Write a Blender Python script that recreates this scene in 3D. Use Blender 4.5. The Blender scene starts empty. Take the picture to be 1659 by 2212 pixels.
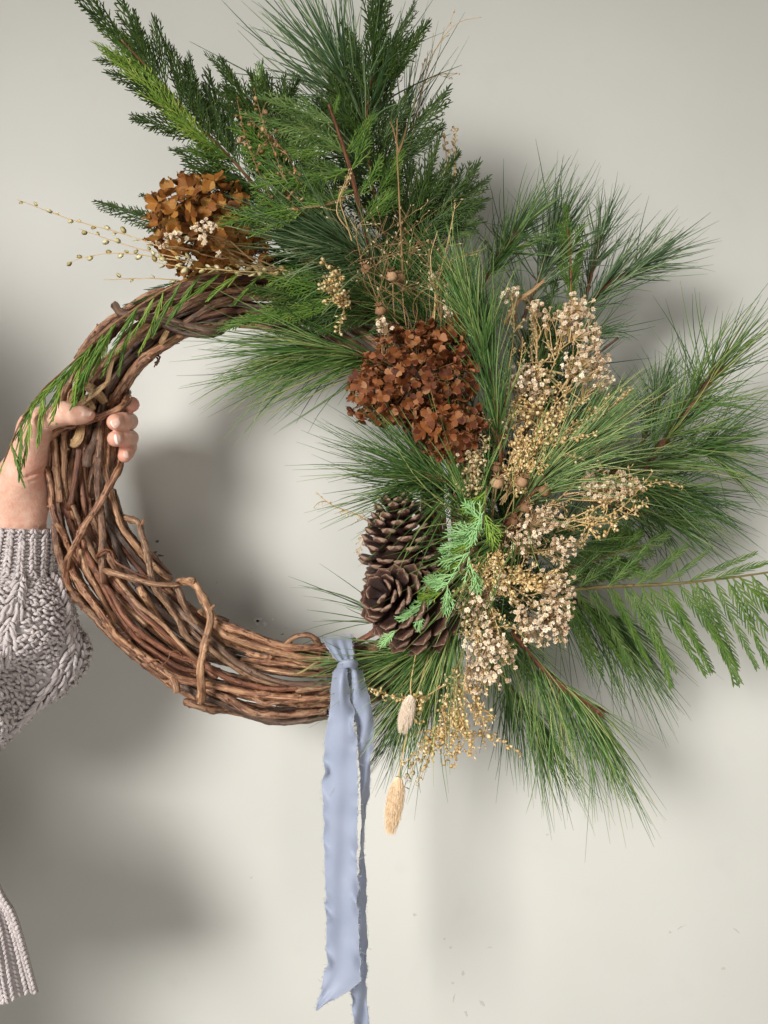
import bpy, math, random
import numpy as np
from mathutils import Vector, Matrix, Quaternion

scene = bpy.context.scene
C = scene.collection

# ------------------------------------------------------------------ camera, world, lamps, exposure
D = 0.95                      # camera to wreath plane (m)
W = 0.83                      # picture width at the wreath plane (m)
U = W / 1659.0                # one drawing unit on the wreath plane (m)
WALL_Y = 0.175
cam_d = bpy.data.cameras.new('camera')
cam_d.sensor_fit = 'HORIZONTAL'
cam_d.sensor_width = 24.0
cam_d.lens = 24.0 * D / W
cam_d.clip_start = 0.02
cam_d.clip_end = 60.0
cam = bpy.data.objects.new('camera', cam_d)
cam.location = (0, -D, 0)
cam.rotation_euler = (math.pi / 2, 0, 0)
C.objects.link(cam)
scene.camera = cam
scene.render.resolution_x, scene.render.resolution_y = 768, 1024

world = bpy.data.worlds.new('World')
scene.world = world
world.use_nodes = True
world.node_tree.nodes['Background'].inputs[0].default_value = (1.0, 0.955, 0.87, 1)
world.node_tree.nodes['Background'].inputs[1].default_value = 0.19


def area(name, loc, target, size, watts, col, spread=180):
    ld = bpy.data.lights.new(name, 'AREA')
    ld.shape = 'RECTANGLE'
    ld.size, ld.size_y = size
    ld.energy = watts
    ld.color = col
    ld.spread = math.radians(spread)
    o = bpy.data.objects.new(name, ld)
    o.location = loc
    o.rotation_euler = (Vector(target) - Vector(loc)).to_track_quat('-Z', 'Y').to_euler()
    C.objects.link(o)
    return o


area('left_window_light', (-2.0, -3.2, 0.80), (0.06, 0.1, -0.18), (1.35, 1.35), 13.6, (1.0, 0.985, 0.96), 42)
area('right_window_light', (0.30, -1.30, -0.58), (-0.05, 0.1, -0.35), (0.60, 0.60), 6.6, (1.0, 0.965, 0.93))

vs = scene.view_settings
vs.view_transform = 'Standard'
vs.look = 'None'
vs.exposure = 0.0
vs.gamma = 1.0
vs.use_curve_mapping = False
scene.cycles.max_bounces = 6
scene.cycles.use_denoising = True


# ------------------------------------------------------------------ placing
LEAN = 0.00019               # the top of the arrangement leans away from the wall


def P(x, y, d=0.0, lean=True):
    """a point of the scene: x, y in drawing units as measured on the wreath plane seen from the camera, d metres behind it"""
    if lean:
        d = d - LEAN * max(0.0, 640.0 - y)
    f = (D + d) / D
    return np.array(((x - 829.5) * U * f, d, (1106.0 - y) * U * f))


def PL(pts, d=0.0):
    return np.array([P(p[0], p[1], p[2] if len(p) > 2 else d) for p in pts])


K = 0.27447
def z1(p, d=0.0): return [(a[0] * K, 795.5 + a[1] * K, a[2] if len(a) > 2 else d) for a in p]
def z2(p, d=0.0): return [(a[0] * K, 1097.2 + a[1] * K, a[2] if len(a) > 2 else d) for a in p]
def z3(p, d=0.0): return [(329.2 + a[0] * K, 1152.1 + a[1] * K, a[2] if len(a) > 2 else d) for a in p]
def z4(p, d=0.0): return [(a[0] * K, 384.0 + a[1] * K, a[2] if len(a) > 2 else d) for a in p]


def spl(pts, n):
    """Catmull-Rom through pts, n samples evenly by arc length"""
    p = np.asarray(pts, float)
    if len(p) == 2:
        t = np.linspace(0, 1, n)[:, None]
        return p[0] * (1 - t) + p[1] * t
    q = np.vstack([2 * p[0] - p[1], p, 2 * p[-1] - p[-2]])
    m = 12
    t = np.linspace(0, 1, m, endpoint=False)[:, None]
    out = []
    for i in range(len(p) - 1):
        a, b, c, e = q[i], q[i + 1], q[i + 2], q[i + 3]
        out.append(0.5 * (2 * b + (c - a) * t + (2 * a - 5 * b + 4 * c - e) * t ** 2 + (3 * b - a - 3 * c + e) * t ** 3))
    out = np.vstack(out + [p[-1:]])
    s = np.concatenate([[0], np.cumsum(np.linalg.norm(np.diff(out, axis=0), axis=1))])
    u = np.linspace(0, s[-1], n)
    return np.stack([np.interp(u, s, out[:, k]) for k in range(out.shape[1])], 1)


def nrm(v):
    return v / np.maximum(np.linalg.norm(v, axis=-1, keepdims=True), 1e-9)


# ------------------------------------------------------------------ mesh building
class MB:
    """collects vertices, quads and triangles (numpy), an optional per-vertex vector 'flow', several material slots"""
    def __init__(self):
        self.v, self.q, self.t, self.f, self.qm, self.tm, self.n = [], [], [], [], [], [], 0

    def add(self, v, q=None, t=None, flow=None, mat=0):
        v = np.asarray(v, float).reshape(-1, 3)
        self.v.append(v)
        self.f.append(np.zeros((len(v), 3)) if flow is None else np.asarray(flow, float).reshape(-1, 3))
        if q is not None and len(q):
            q = np.asarray(q, int).reshape(-1, 4)
            self.q.append(q + self.n); self.qm.append(np.full(len(q), mat))
        if t is not None and len(t):
            t = np.asarray(t, int).reshape(-1, 3)
            self.t.append(t + self.n); self.tm.append(np.full(len(t), mat))
        self.n += len(v)

    def mesh(self, name, mats, smooth=True):
        me = bpy.data.meshes.new(name)
        v = np.vstack(self.v) if self.v else np.zeros((0, 3))
        q = np.vstack(self.q) if self.q else np.zeros((0, 4), int)
        t = np.vstack(self.t) if self.t else np.zeros((0, 3), int)
        me.vertices.add(len(v)); me.vertices.foreach_set('co', v.ravel())
        lv = np.concatenate([q.ravel(), t.ravel()]).astype(np.int32)
        ls = np.concatenate([np.arange(len(q)) * 4, len(q) * 4 + np.arange(len(t)) * 3]).astype(np.int32)
        me.loops.add(len(lv)); me.loops.foreach_set('vertex_index', lv)
        me.polygons.add(len(ls)); me.polygons.foreach_set('loop_start', ls)
        mi = np.concatenate(self.qm + self.tm) if (self.qm or self.tm) else np.zeros(0)
        if not isinstance(mats, (list, tuple)):
            mats = [mats]
        for m in mats:
            me.materials.append(m)
        me.polygons.foreach_set('material_index', mi.astype(np.int32))
        me.polygons.foreach_set('use_smooth', np.full(len(ls), bool(smooth)))
        at = me.attributes.new('flow', 'FLOAT_VECTOR', 'POINT')
        at.data.foreach_set('vector', np.vstack(self.f).astype(np.float32).ravel() if self.f else np.zeros(0))
        me.update(calc_edges=True)
        me.validate()
        return me

    def obj(self, name, mats, parent=None, smooth=True):
        return link(name, self.mesh(name, mats, smooth), parent)


def link(name, me, parent=None, mat4=None):
    o = bpy.data.objects.new(name, me)
    C.objects.link(o)
    if parent is not None:
        o.parent = parent
    if mat4 is not None:
        o.matrix_local = mat4
    return o


def thing(name, label, cat, loc=(0, 0, 0), group=None):
    o = bpy.data.objects.new(name, None)
    o.empty_display_size = 0.01
    C.objects.link(o)
    o.location = loc
    o['label'] = label
    o['category'] = cat
    if group:
        o['group'] = group
    return o


def rel(pts, root):
    return np.asarray(pts, float) - np.array(root.location)


def frames(p):
    """parallel transported frames along one polyline (n,3)"""
    T = nrm(np.gradient(p, axis=0))
    a = np.cross(T[0], (0.0, 1.0, 0.0))
    if np.linalg.norm(a) < 0.1:
        a = np.cross(T[0], (1.0, 0.0, 0.0))
    a = a / np.linalg.norm(a)
    A = np.empty_like(p)
    for i in range(len(p)):
        a = a - T[i] * np.dot(a, T[i])
        a = a / max(np.linalg.norm(a), 1e-9)
        A[i] = a
    return T, A, np.cross(T, A)


def tube(mb, p, r, k=8, mat=0, cap=True, rough=0.0, rng=None, seed_off=0.0):
    """round tube along p (n,3) with radii r; flow = (length along, cos, sin) for streaky bark"""
    p = np.asarray(p, float)
    n = len(p)
    r = np.broadcast_to(np.asarray(r, float), (n,)).copy()
    T, A, B = frames(p)
    th = np.arange(k) * 2 * math.pi / k
    rr = r[:, None] * np.ones((1, k))
    if rough and rng is not None:
        rr = rr * (1 + rough * rng.standard_normal((n, k)))
    ring = p[:, None, :] + rr[..., None] * (np.cos(th)[None, :, None] * A[:, None, :] + np.sin(th)[None, :, None] * B[:, None, :])
    s = np.concatenate([[0], np.cumsum(np.linalg.norm(np.diff(p, axis=0), axis=1))]) + seed_off
    fl = np.stack([np.repeat(s[:, None], k, 1), r[:, None] * np.cos(th)[None, :] + seed_off, r[:, None] * np.sin(th)[None, :]], -1)
    i = np.arange(n - 1)[:, None] * k
    j = np.arange(k)[None, :]
    j2 = (j + 1) % k
    q = np.stack([i + j, i + j2, i + k + j2, i + k + j], -1).reshape(-1, 4)
    v = ring.reshape(-1, 3)
    f = fl.reshape(-1, 3)
    t = None
    if cap:
        v = np.vstack([v, p[:1] - T[0] * r[0] * 0.25, p[-1:] + T[-1] * r[-1] * 0.25])
        f = np.vstack([f, [[s[0], seed_off, 0]], [[s[-1], seed_off, 0]]])
        a = np.arange(k); b = (a + 1) % k
        t = np.vstack([np.stack([np.full(k, n * k), b, a], 1), np.stack([np.full(k, n * k + 1), (n - 1) * k + a, (n - 1) * k + b], 1)])
    mb.add(v, q, t, f, mat)


def strands(mb, p, r, k=3, mat=0, squash=1.0):
    """many thin tubes at once: p (N,M,3), r (N,M)"""
    N, M, _ = p.shape
    if N == 0:
        return
    r = np.broadcast_to(np.asarray(r, float), (N, M))
    T = nrm(np.gradient(p, axis=1))
    ref = np.array((0.31, 0.91, 0.27))
    A = nrm(np.cross(T, ref))
    B = np.cross(T, A)
    th = np.arange(k) * 2 * math.pi / k + 0.4
    ring = p[:, :, None, :] + r[:, :, None, None] * (np.cos(th)[None, None, :, None] * A[:, :, None, :] + squash * np.sin(th)[None, None, :, None] * B[:, :, None, :])
    idx = np.arange(N * M * k).reshape(N, M, k)
    a = idx[:, :-1, :]; b = np.roll(a, -1, 2); c = idx[:, 1:, :]; d = np.roll(c, -1, 2)
    q = np.stack([a, b, d, c], -1).reshape(-1, 4)
    s = np.linspace(0, 1, M)[None, :, None] * np.ones((N, 1, k))
    fl = np.stack([s, s * 0, s * 0], -1)
    mb.add(ring.reshape(-1, 3), q, None, fl.reshape(-1, 3), mat)


def basis(x, n):
    """4x4 with local X along x and local Z near n"""
    x = np.asarray(x, float); x = x / np.linalg.norm(x)
    n = np.asarray(n, float)
    y = np.cross(n, x)
    if np.linalg.norm(y) < 1e-4:
        y = np.cross((0.3, 0.5, 0.8), x)
    y = y / np.linalg.norm(y)
    z = np.cross(x, y)
    return np.stack([x, y, z], 1)


def m4(R, loc, sc=1.0):
    s = np.broadcast_to(np.asarray(sc, float), (3,))
    m = Matrix.Identity(4)
    for i in range(3):
        for j in range(3):
            m[i][j] = R[i, j] * s[j]
        m[i][3] = loc[i]
    return m


# ------------------------------------------------------------------ materials
def mat(name, rough=0.6, spec=0.3):
    m = bpy.data.materials.new(name)
    m.use_nodes = True
    nt = m.node_tree
    b = nt.nodes['Principled BSDF']
    b.inputs['Roughness'].default_value = rough
    b.inputs['Specular IOR Level'].default_value = spec
    return m, nt, b


def node(nt, t, **kw):
    n = nt.nodes.new(t)
    for k_, v_ in kw.items():
        setattr(n, k_, v_)
    return n


def ramp(nt, stops):
    r = node(nt, 'ShaderNodeValToRGB')
    e = r.color_ramp.elements
    while len(e) < len(stops):
        e.new(0.5)
    for i, (p_, c_) in enumerate(stops):
        e[i].position = p_
        e[i].color = (*c_, 1)
    return r


def noise(nt, vec, scale, detail=3.0, rough=0.55):
    n = node(nt, 'ShaderNodeTexNoise')
    n.inputs['Scale'].default_value = scale
    n.inputs['Detail'].default_value = detail
    n.inputs['Roughness'].default_value = rough
    if vec is not None:
        nt.links.new(vec, n.inputs['Vector'])
    return n


def mixc(nt, fac, a, b, mode='MIX'):
    n = node(nt, 'ShaderNodeMix', data_type='RGBA', blend_type=mode)
    for sock, val in ((n.inputs[0], fac), (n.inputs[6], a), (n.inputs[7], b)):
        if isinstance(val, (int, float)):
            sock.default_value = val
        elif isinstance(val, tuple):
            sock.default_value = (*val, 1)
        else:
            nt.links.new(val, sock)
    return n.outputs[2]


def bump(nt, b, h, strength, dist=0.001):
    n = node(nt, 'ShaderNodeBump')
    n.inputs['Strength'].default_value = strength
    n.inputs['Distance'].default_value = dist
    nt.links.new(h, n.inputs['Height'])
    nt.links.new(n.outputs[0], b.inputs['Normal'])


def island_mat(name, stops, rough=0.5, spec=0.3, trans=0.0, nscale=60.0, namt=0.35, source='island'):
    """colour varies from piece to piece (per loose piece or per object) plus a little mottling"""
    m, nt, b = mat(name, rough, spec)
    if source == 'island':
        src = node(nt, 'ShaderNodeNewGeometry').outputs['Random Per Island']
    else:
        src = node(nt, 'ShaderNodeObjectInfo').outputs['Random']
    tc = node(nt, 'ShaderNodeTexCoord')
    nz = noise(nt, tc.outputs['Object'], nscale)
    ma = node(nt, 'ShaderNodeMath', operation='MULTIPLY_ADD')
    nt.links.new(nz.outputs[0], ma.inputs[0]); ma.inputs[1].default_value = namt * 2
    sb = node(nt, 'ShaderNodeMath', operation='SUBTRACT')
    nt.links.new(src, sb.inputs[0]); sb.inputs[1].default_value = namt
    nt.links.new(sb.outputs[0], ma.inputs[2])
    r = ramp(nt, stops)
    nt.links.new(ma.outputs[0], r.inputs[0])
    nt.links.new(r.outputs[0], b.inputs['Base Color'])
    if trans:
        tr = node(nt, 'ShaderNodeBsdfTranslucent')
        nt.links.new(r.outputs[0], tr.inputs[0])
        mx = node(nt, 'ShaderNodeMixShader'); mx.inputs[0].default_value = trans
        nt.links.new(b.outputs[0], mx.inputs[1]); nt.links.new(tr.outputs[0], mx.inputs[2])
        nt.links.new(mx.outputs[0], nt.nodes['Material Output'].inputs[0])
    return m


def bark_mat(name, dark, mid, pale, mottle=(0.30, 0.22, 0.13), mfac=0.5):
    m, nt, b = mat(name, 0.45, 0.45)
    at = node(nt, 'ShaderNodeAttribute', attribute_name='flow')
    mp = node(nt, 'ShaderNodeMapping'); mp.inputs['Scale'].default_value = (0.05, 1.0, 1.0)
    nt.links.new(at.outputs['Vector'], mp.inputs['Vector'])
    st = noise(nt, mp.outputs[0], 460, 5, 0.7)
    r = ramp(nt, [(0.38, dark), (0.52, mid), (0.66, pale)])
    nt.links.new(st.outputs[0], r.inputs[0])
    mp2 = node(nt, 'ShaderNodeMapping'); mp2.inputs['Scale'].default_value = (0.45, 1.0, 1.0)
    nt.links.new(at.outputs['Vector'], mp2.inputs['Vector'])
    bl = noise(nt, mp2.outputs[0], 190, 4, 0.65)
    br = ramp(nt, [(0.50, (0, 0, 0)), (0.57, (1, 1, 1))])
    nt.links.new(bl.outputs[0], br.inputs[0])
    sc = node(nt, 'ShaderNodeMath', operation='MULTIPLY'); sc.inputs[1].default_value = mfac
    nt.links.new(br.outputs[0], sc.inputs[0])
    c = mixc(nt, sc.outputs[0], r.outputs[0], mottle)
    sp = noise(nt, mp2.outputs[0], 260, 3, 0.6)
    sr = ramp(nt, [(0.57, (0, 0, 0)), (0.64, (1, 1, 1))])
    nt.links.new(sp.outputs[0], sr.inputs[0])
    sm = node(nt, 'ShaderNodeMath', operation='MULTIPLY'); sm.inputs[1].default_value = 0.8
    nt.links.new(sr.outputs[0], sm.inputs[0])
    c = mixc(nt, sm.outputs[0], c, tuple(x * 0.7 for x in dark))
    # every stem its own tone
    oi = node(nt, 'ShaderNodeObjectInfo')
    hr = ramp(nt, [(0, (0.62, 0.58, 0.56)), (0.35, (0.95, 0.90, 0.86)), (0.7, (1.12, 1.0, 0.92)), (1, (1.32, 1.22, 1.10))])
    nt.links.new(oi.outputs['Random'], hr.inputs[0])
    c = mixc(nt, 1.0, c, hr.outputs[0], 'MULTIPLY')
    nt.links.new(c, b.inputs['Base Color'])
    bump(nt, b, st.outputs[0], 1.0, 0.0018)
    return m


M = {}
M['vine'] = bark_mat('vine_bark', (0.064, 0.026, 0.013), (0.23, 0.108, 0.060), (0.54, 0.335, 0.21), (0.50, 0.315, 0.185), .5)
M['vine_pale'] = bark_mat('vine_bark_pale', (0.12, 0.060, 0.032), (0.38, 0.225, 0.13), (0.64, 0.45, 0.29), (0.18, 0.088, 0.048), 0.6)
M['vine_red'] = bark_mat('vine_bark_red', (0.065, 0.024, 0.013), (0.195, 0.080, 0.043), (0.32, 0.155, 0.085), (0.12, 0.05, 0.03), 0.3)
M['vine_grey'] = bark_mat('vine_bark_grey', (0.045, 0.026, 0.018), (0.135, 0.083, 0.058), (0.27, 0.19, 0.135), (0.13, 0.085, 0.055), 0.35)
M['twig'] = bark_mat('pine_twig_bark', (0.070, 0.024, 0.012), (0.20, 0.078, 0.038), (0.34, 0.17, 0.09), (0.11, 0.05, 0.025), 0.3)
M['cedar_twig'] = bark_mat('cedar_twig_bark', (0.09, 0.035, 0.015), (0.22, 0.10, 0.04), (0.32, 0.19, 0.08), (0.16, 0.15, 0.05), 0.4)
M['green_twig'] = bark_mat('green_twig_bark', (0.12, 0.085, 0.03), (0.25, 0.19, 0.07), (0.36, 0.30, 0.13), (0.16, 0.2, 0.06), 0.5)
M['strip'] = bark_mat('peeled_bark', (0.26, 0.155, 0.07), (0.42, 0.28, 0.14), (0.56, 0.41, 0.23), (0.36, 0.23, 0.11), 0.4)
M['straw'] = island_mat('dry_straw', [(0, (0.42, 0.26, 0.10)), (0.5, (0.60, 0.41, 0.18)), (1, (0.74, 0.55, 0.29))], 0.6, 0.25)
M['straw_brown'] = island_mat('dry_brown_stalk', [(0, (0.20, 0.115, 0.05)), (0.5, (0.31, 0.19, 0.085)), (1, (0.42, 0.28, 0.14))], 0.6, 0.25)

G = {
    'blue': [(0.0, (0.031, 0.079, 0.027)), (0.40, (0.085, 0.171, 0.063)), (0.75, (0.197, 0.297, 0.131)), (1.0, (0.380, 0.448, 0.224))],
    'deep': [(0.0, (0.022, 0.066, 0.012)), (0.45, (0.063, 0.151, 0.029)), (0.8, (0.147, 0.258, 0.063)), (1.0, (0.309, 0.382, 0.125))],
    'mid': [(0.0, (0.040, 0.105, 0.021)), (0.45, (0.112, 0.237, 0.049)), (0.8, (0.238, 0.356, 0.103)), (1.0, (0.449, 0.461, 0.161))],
    'pale': [(0.0, (0.069, 0.151, 0.043)), (0.45, (0.183, 0.310, 0.094)), (0.8, (0.351, 0.461, 0.170)), (1.0, (0.562, 0.527, 0.198))],
}
for k_, st_ in G.items():
    M['needle_' + k_] = island_mat('pine_needle_' + k_, st_, 0.36, 0.6, 0.12, 30, 0.12)
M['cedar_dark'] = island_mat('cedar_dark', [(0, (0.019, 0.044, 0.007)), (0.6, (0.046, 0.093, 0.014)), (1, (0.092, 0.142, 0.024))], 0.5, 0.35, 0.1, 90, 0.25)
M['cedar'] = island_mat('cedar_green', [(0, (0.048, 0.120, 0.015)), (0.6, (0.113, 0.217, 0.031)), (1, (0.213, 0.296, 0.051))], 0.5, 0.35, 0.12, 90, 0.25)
M['cedar_bright'] = island_mat('cedar_bright', [(0, (0.097, 0.204, 0.022)), (0.6, (0.208, 0.342, 0.044)), (1, (0.372, 0.444, 0.083))], 0.5, 0.35, 0.14, 90, 0.25)
M['cedar_mint'] = island_mat('cedar_mint', [(0, (0.20, 0.42, 0.13)), (0.6, (0.34, 0.60, 0.24)), (1, (0.48, 0.71, 0.35))], 0.5, 0.35, 0.10, 90, 0.25)
M['cedar_dusty'] = island_mat('cedar_dusty', [(0, (0.066, 0.138, 0.030)), (0.6, (0.138, 0.233, 0.055)), (1, (0.232, 0.307, 0.090))], 0.5, 0.35, 0.12, 90, 0.25)
# ------------------------------------------------------------------ the wall
def make_wall():
    m, nt, b = mat('wall_paint', 0.55, 0.25)
    tc = node(nt, 'ShaderNodeTexCoord')
    n1 = noise(nt, tc.outputs['Object'], 3.2, 4, 0.55)
    r = ramp(nt, [(0.30, (0.580, 0.572, 0.526)), (0.70, (0.625, 0.615, 0.568))])
    nt.links.new(n1.outputs[0], r.inputs[0])
    n2 = noise(nt, tc.outputs['Object'], 17, 3, 0.5)
    r2 = ramp(nt, [(0.62, (0, 0, 0)), (0.80, (1, 1, 1))])
    nt.links.new(n2.outputs[0], r2.inputs[0])
    k = node(nt, 'ShaderNodeMath', operation='MULTIPLY'); k.inputs[1].default_value = 0.16
    nt.links.new(r2.outputs[0], k.inputs[0])
    c = mixc(nt, k.outputs[0], r.outputs[0], (0.47, 0.45, 0.42))
    nt.links.new(c, b.inputs['Base Color'])
    n3 = noise(nt, tc.outputs['Object'], 130, 3, 0.6)
    bump(nt, b, n3.outputs[0], 0.06, 0.001)
    mb = MB()
    x0, x1, z0, z1_ = -3.0, 3.0, -1.6, 2.2
    y0, y1 = WALL_Y, WALL_Y + 0.12
    v = [(x0, y0, z0), (x1, y0, z0), (x1, y0, z1_), (x0, y0, z1_), (x0, y1, z0), (x1, y1, z0), (x1, y1, z1_), (x0, y1, z1_)]
    mb.add(v, [(0, 1, 2, 3), (5, 4, 7, 6), (3, 2, 6, 7), (1, 0, 4, 5), (0, 3, 7, 4), (2, 1, 5, 6)])
    wall = mb.obj('wall', m, smooth=False)
    wall['kind'] = 'structure'
    wall['label'] = 'pale grey painted wall with scuffs and a nail hole behind the wreath'
    # scuffs, chips and a nail hole: thin flakes on the paint
    dk = mat('scuff_grey', 0.8, 0.1); dk[2].inputs['Base Color'].default_value = (0.16, 0.155, 0.145, 1)
    lt = mat('chip_white', 0.8, 0.1); lt[2].inputs['Base Color'].default_value = (0.80, 0.79, 0.76, 1)
    ft = mat('scuff_faint', 0.8, 0.1); ft[2].inputs['Base Color'].default_value = (0.51, 0.495, 0.46, 1)
    bk = mat('hole_dark', 0.9, 0.0); bk[2].inputs['Base Color'].default_value = (0.03, 0.025, 0.02, 1)
    rng = np.random.default_rng(5)

    def flake(name, x, y, a, bb, rot, mt, lift=0.0006):
        n = 12
        th = np.arange(n) * 2 * math.pi / n
        rr = 1 + 0.28 * rng.standard_normal(n)
        px = a * rr * np.cos(th); py = bb * rr * np.sin(th)
        c, s = math.cos(math.radians(rot)), math.sin(math.radians(rot))
        f = (D + WALL_Y) / D
        q = P(x, y, WALL_Y, False)
        rim = np.stack([q[0] + (px * c - py * s) * U * f, np.full(n, WALL_Y - 0.00002), q[2] + (px * s + py * c) * U * f], 1)
        top = rim.copy(); top[:, 1] = WALL_Y - lift; top[:, [0, 2]] = q[[0, 2]] + (top[:, [0, 2]] - q[[0, 2]]) * 0.85
        cen = np.array([[q[0], WALL_Y - lift, q[2]]])
        i = np.arange(n); j = (i + 1) % n
        g = MB(); g.add(np.vstack([rim, top, cen]), np.stack([i, j, n + j, n + i], 1), np.stack([n + i, n + j, np.full(n, 2 * n)], 1))
        g.obj(name, mt[0], wall, smooth=False)
    for x, y, a, bb, rot, mt in (
            (340, 1169, 5, 2.2, 35, dk), (335, 1193, 4.2, 3, 0, dk), (346, 1200, 7, 2.8, -8, dk),
            (542, 1357, 8, .8, 0, ft), (597, 1357, 5, .7, 0, ft), (618, 1357, 5, .7, 0, ft), (610, 1370, 4, 1.4, 15, dk),
            (543, 1238, 2, 1.6, 0, ft), (468, 1258, 2, 2.2, 0, ft),
            (895, 1976, 4, 3.2, 0, ft), (1000, 2102, 2.8, 6, -10, ft), (1041, 2167, 7, 3, -40, ft), (980, 2157, 2, 8, -14, ft),
            (978, 2124, 3, 2.4, 0, ft), (1007, 2190, 3, 6, 20, ft), (973, 2047, 2.6, 2.6, 0, ft), (1058, 2047, 6, 1, 0, ft),
            (1175, 1733, 5, 1.4, 0, ft), (1448, 2014, 3, 2.4, 0, ft), (1470, 2003, 13, 1.5, 28, ft), (1590, 2010, 9, 1.5, -42, ft),
            (1563, 2092, 4, 3, 0, ft), (960, 2028, 2.4, 2.4, 0, ft), (543, 1896, 3, 1.6, 30, ft), (1182, 1803, 3, 2, 0, ft)):
        flake('scuff', x, y, a, bb, rot, mt, 0.0003)
    flake('paint_chip', 557, 1341, 8, 7, 0, lt, 0.0005)
    flake('paint_chip', 572, 1347, 6, 5, 20, lt, 0.0005)
    flake('paint_chip', 589, 1338, 2, 2, 0, lt, 0.0005)
    flake('nail_hole', 557, 1342, 3.6, 2.8, 0, bk, 0.0009)


make_wall()

# ------------------------------------------------------------------ the wreath ring of vines
CX, CY = 560.0, 1070.0
OUT = [(103, 1010), (112, 1110), (135, 1220), (165, 1285), (230, 1370), (310, 1450), (370, 1495), (440, 1535), (520, 1553), (600, 1562), (700, 1555),
       (800, 1530), (900, 1480), (985, 1390), (1030, 1250), (1035, 1080), (1000, 900), (930, 745), (830, 650), (700, 595), (560, 580), (450, 590),
       (340, 625), (250, 680), (180, 770), (140, 870), (112, 940)]
INN = [(263, 1000), (250, 1059), (258, 1103), (291, 1155), (329, 1208), (368, 1252), (420, 1296), (464, 1330), (562, 1372), (617, 1385), (700, 1394),
       (800, 1382), (860, 1340), (900, 1250), (905, 1100), (880, 960), (800, 840), (700, 770), (600, 722), (490, 712), (420, 728), (350, 768), (290, 830), (272, 870), (262, 930)]


def polar(tab):
    a = np.array(tab, float)
    th = np.arctan2(a[:, 1] - CY, a[:, 0] - CX)
    r = np.hypot(a[:, 0] - CX, a[:, 1] - CY)
    o = np.argsort(th)
    th, r = th[o], r[o]
    return np.concatenate([th - 2 * math.pi, th, th + 2 * math.pi]), np.tile(r, 3)


OT, OR_ = polar(OUT)
IT, IR_ = polar(INN)


def ring(th, f, depth):
    t = np.arctan2(np.sin(th), np.cos(th))
    ri = np.interp(t, IT, IR_) + 9
    ro = np.interp(t, OT, OR_) - 9
    r = ri + (ro - ri) * f
    return np.stack([P(CX + r_ * math.cos(a), CY + r_ * math.sin(a), d) for r_, a, d in zip(r, th, depth)])


wreath = thing('vine_wreath', 'brown grapevine wreath of twisted bare vines held up by a hand', 'wreath', P(CX, CY, 0))


def vine(pts, r, mt, name='vine', rng=None, rough=0.07, node_gap=0.055, k=9, parent=None, taper=0.12, wob=0.0009):
    rng = rng or np.random.default_rng(int(abs(pts[0][0]) * 1e6) % 100000)
    L = np.linalg.norm(np.diff(pts, axis=0), axis=1).sum()
    if name == 'vine':
        r = r * .80
    n = max(8, int(L / 0.0040))
    p = spl(pts, n)
    # gentle natural wander and swellings at the nodes
    s = np.linspace(0, L, n)
    w = np.stack([sum(wob * a * np.sin(s / ll + ph) for a, ll, ph in zip(rng.normal(0, .6, 3), (0.012, 0.021, 0.04), rng.uniform(0, 6, 3))) for _ in range(3)], 1)
    p = p + w * np.minimum(1, np.minimum(s, L - s) / 0.01)[:, None]
    rr = r * (1 - taper * np.linspace(0, 1, n)) * (1 + 0.05 * np.sin(s / 0.017 + rng.uniform(0, 6)))
    c = rng.uniform(0.01, node_gap)
    mb = MB()
    while c < L:
        rr = rr * (1 + rng.uniform(.18, .4) * np.exp(-((s - c) / 0.0042) ** 2))
        if rng.random() < 0.45 and r > 0.003:       # a broken side bud
            i = min(n - 2, int(c / L * n))
            T, A, B = frames(p[max(0, i - 2):i + 3])
            a = rng.uniform(0, 6.28)
            dv = A[0] * math.cos(a) + B[0] * math.sin(a) + T[0] * 0.4
            q = spl([p[i], p[i] + dv * r * 1.1, p[i] + dv * r * 1.55], 4)
            tube(mb, q, [r * .55, r * .5, r * .38, r * .25], 6, rough=.1, rng=rng, seed_off=rng.uniform(0, 3))
        c += node_gap * rng.uniform(0.6, 1.7)
    tube(mb, p, rr, k, rough=rough, rng=rng, seed_off=rng.uniform(0, 30))
    if name == 'vine' and r > .0027:
        # shreds of bark lifting off, and small warts
        T, A, B = frames(p)
        for _ in range(int(L / .016)):
            i = int(rng.uniform(3, n - 8)) if n > 14 else 2
            a = rng.uniform(0, 6.283); w = rng.uniform(.18, .55); m_ = int(rng.integers(2, 5))
            rows = []
            for q in range(m_ + 1):
                ii = min(i + q, n - 1)
                lift = 1.03 + .55 * (q / m_) ** 2.5 * rng.uniform(.3, 1)
                ww = w * (1 - .6 * q / m_)
                rows.append([p[ii] + rr[ii] * lift * (A[ii] * math.cos(a + e) + B[ii] * math.sin(a + e)) for e in (-ww, 0, ww)])
            rows = np.array(rows)
            s0 = rng.uniform(0, 9)
            fl = np.stack([np.repeat(s0 + .004 * np.arange(m_ + 1)[:, None], 3, 1), np.tile(np.array([-1, 0, 1]) * w * r, (m_ + 1, 1)), np.full((m_ + 1, 3), r)], -1)
            mb.add(rows.reshape(-1, 3), [(3 * q + e, 3 * q + e + 1, 3 * q + e + 4, 3 * q + e + 3) for q in range(m_) for e in (0, 1)], None, fl)
        for _ in range(int(L / .02)):
            i = int(rng.uniform(1, n - 1)); a = rng.uniform(0, 6.283)
            d_ = A[i] * math.cos(a) + B[i] * math.sin(a)
            tube(mb, np.stack([p[i] + d_ * rr[i] * .8, p[i] + d_ * rr[i] * 1.12, p[i] + d_ * rr[i] * 1.22]), np.array([.34, .26, .08]) * r, 5, seed_off=rng.uniform(0, 9))
    par = parent or wreath
    mb.v = [v - np.array(par.location) for v in mb.v]
    return mb.obj(name, M[mt], par)


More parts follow.
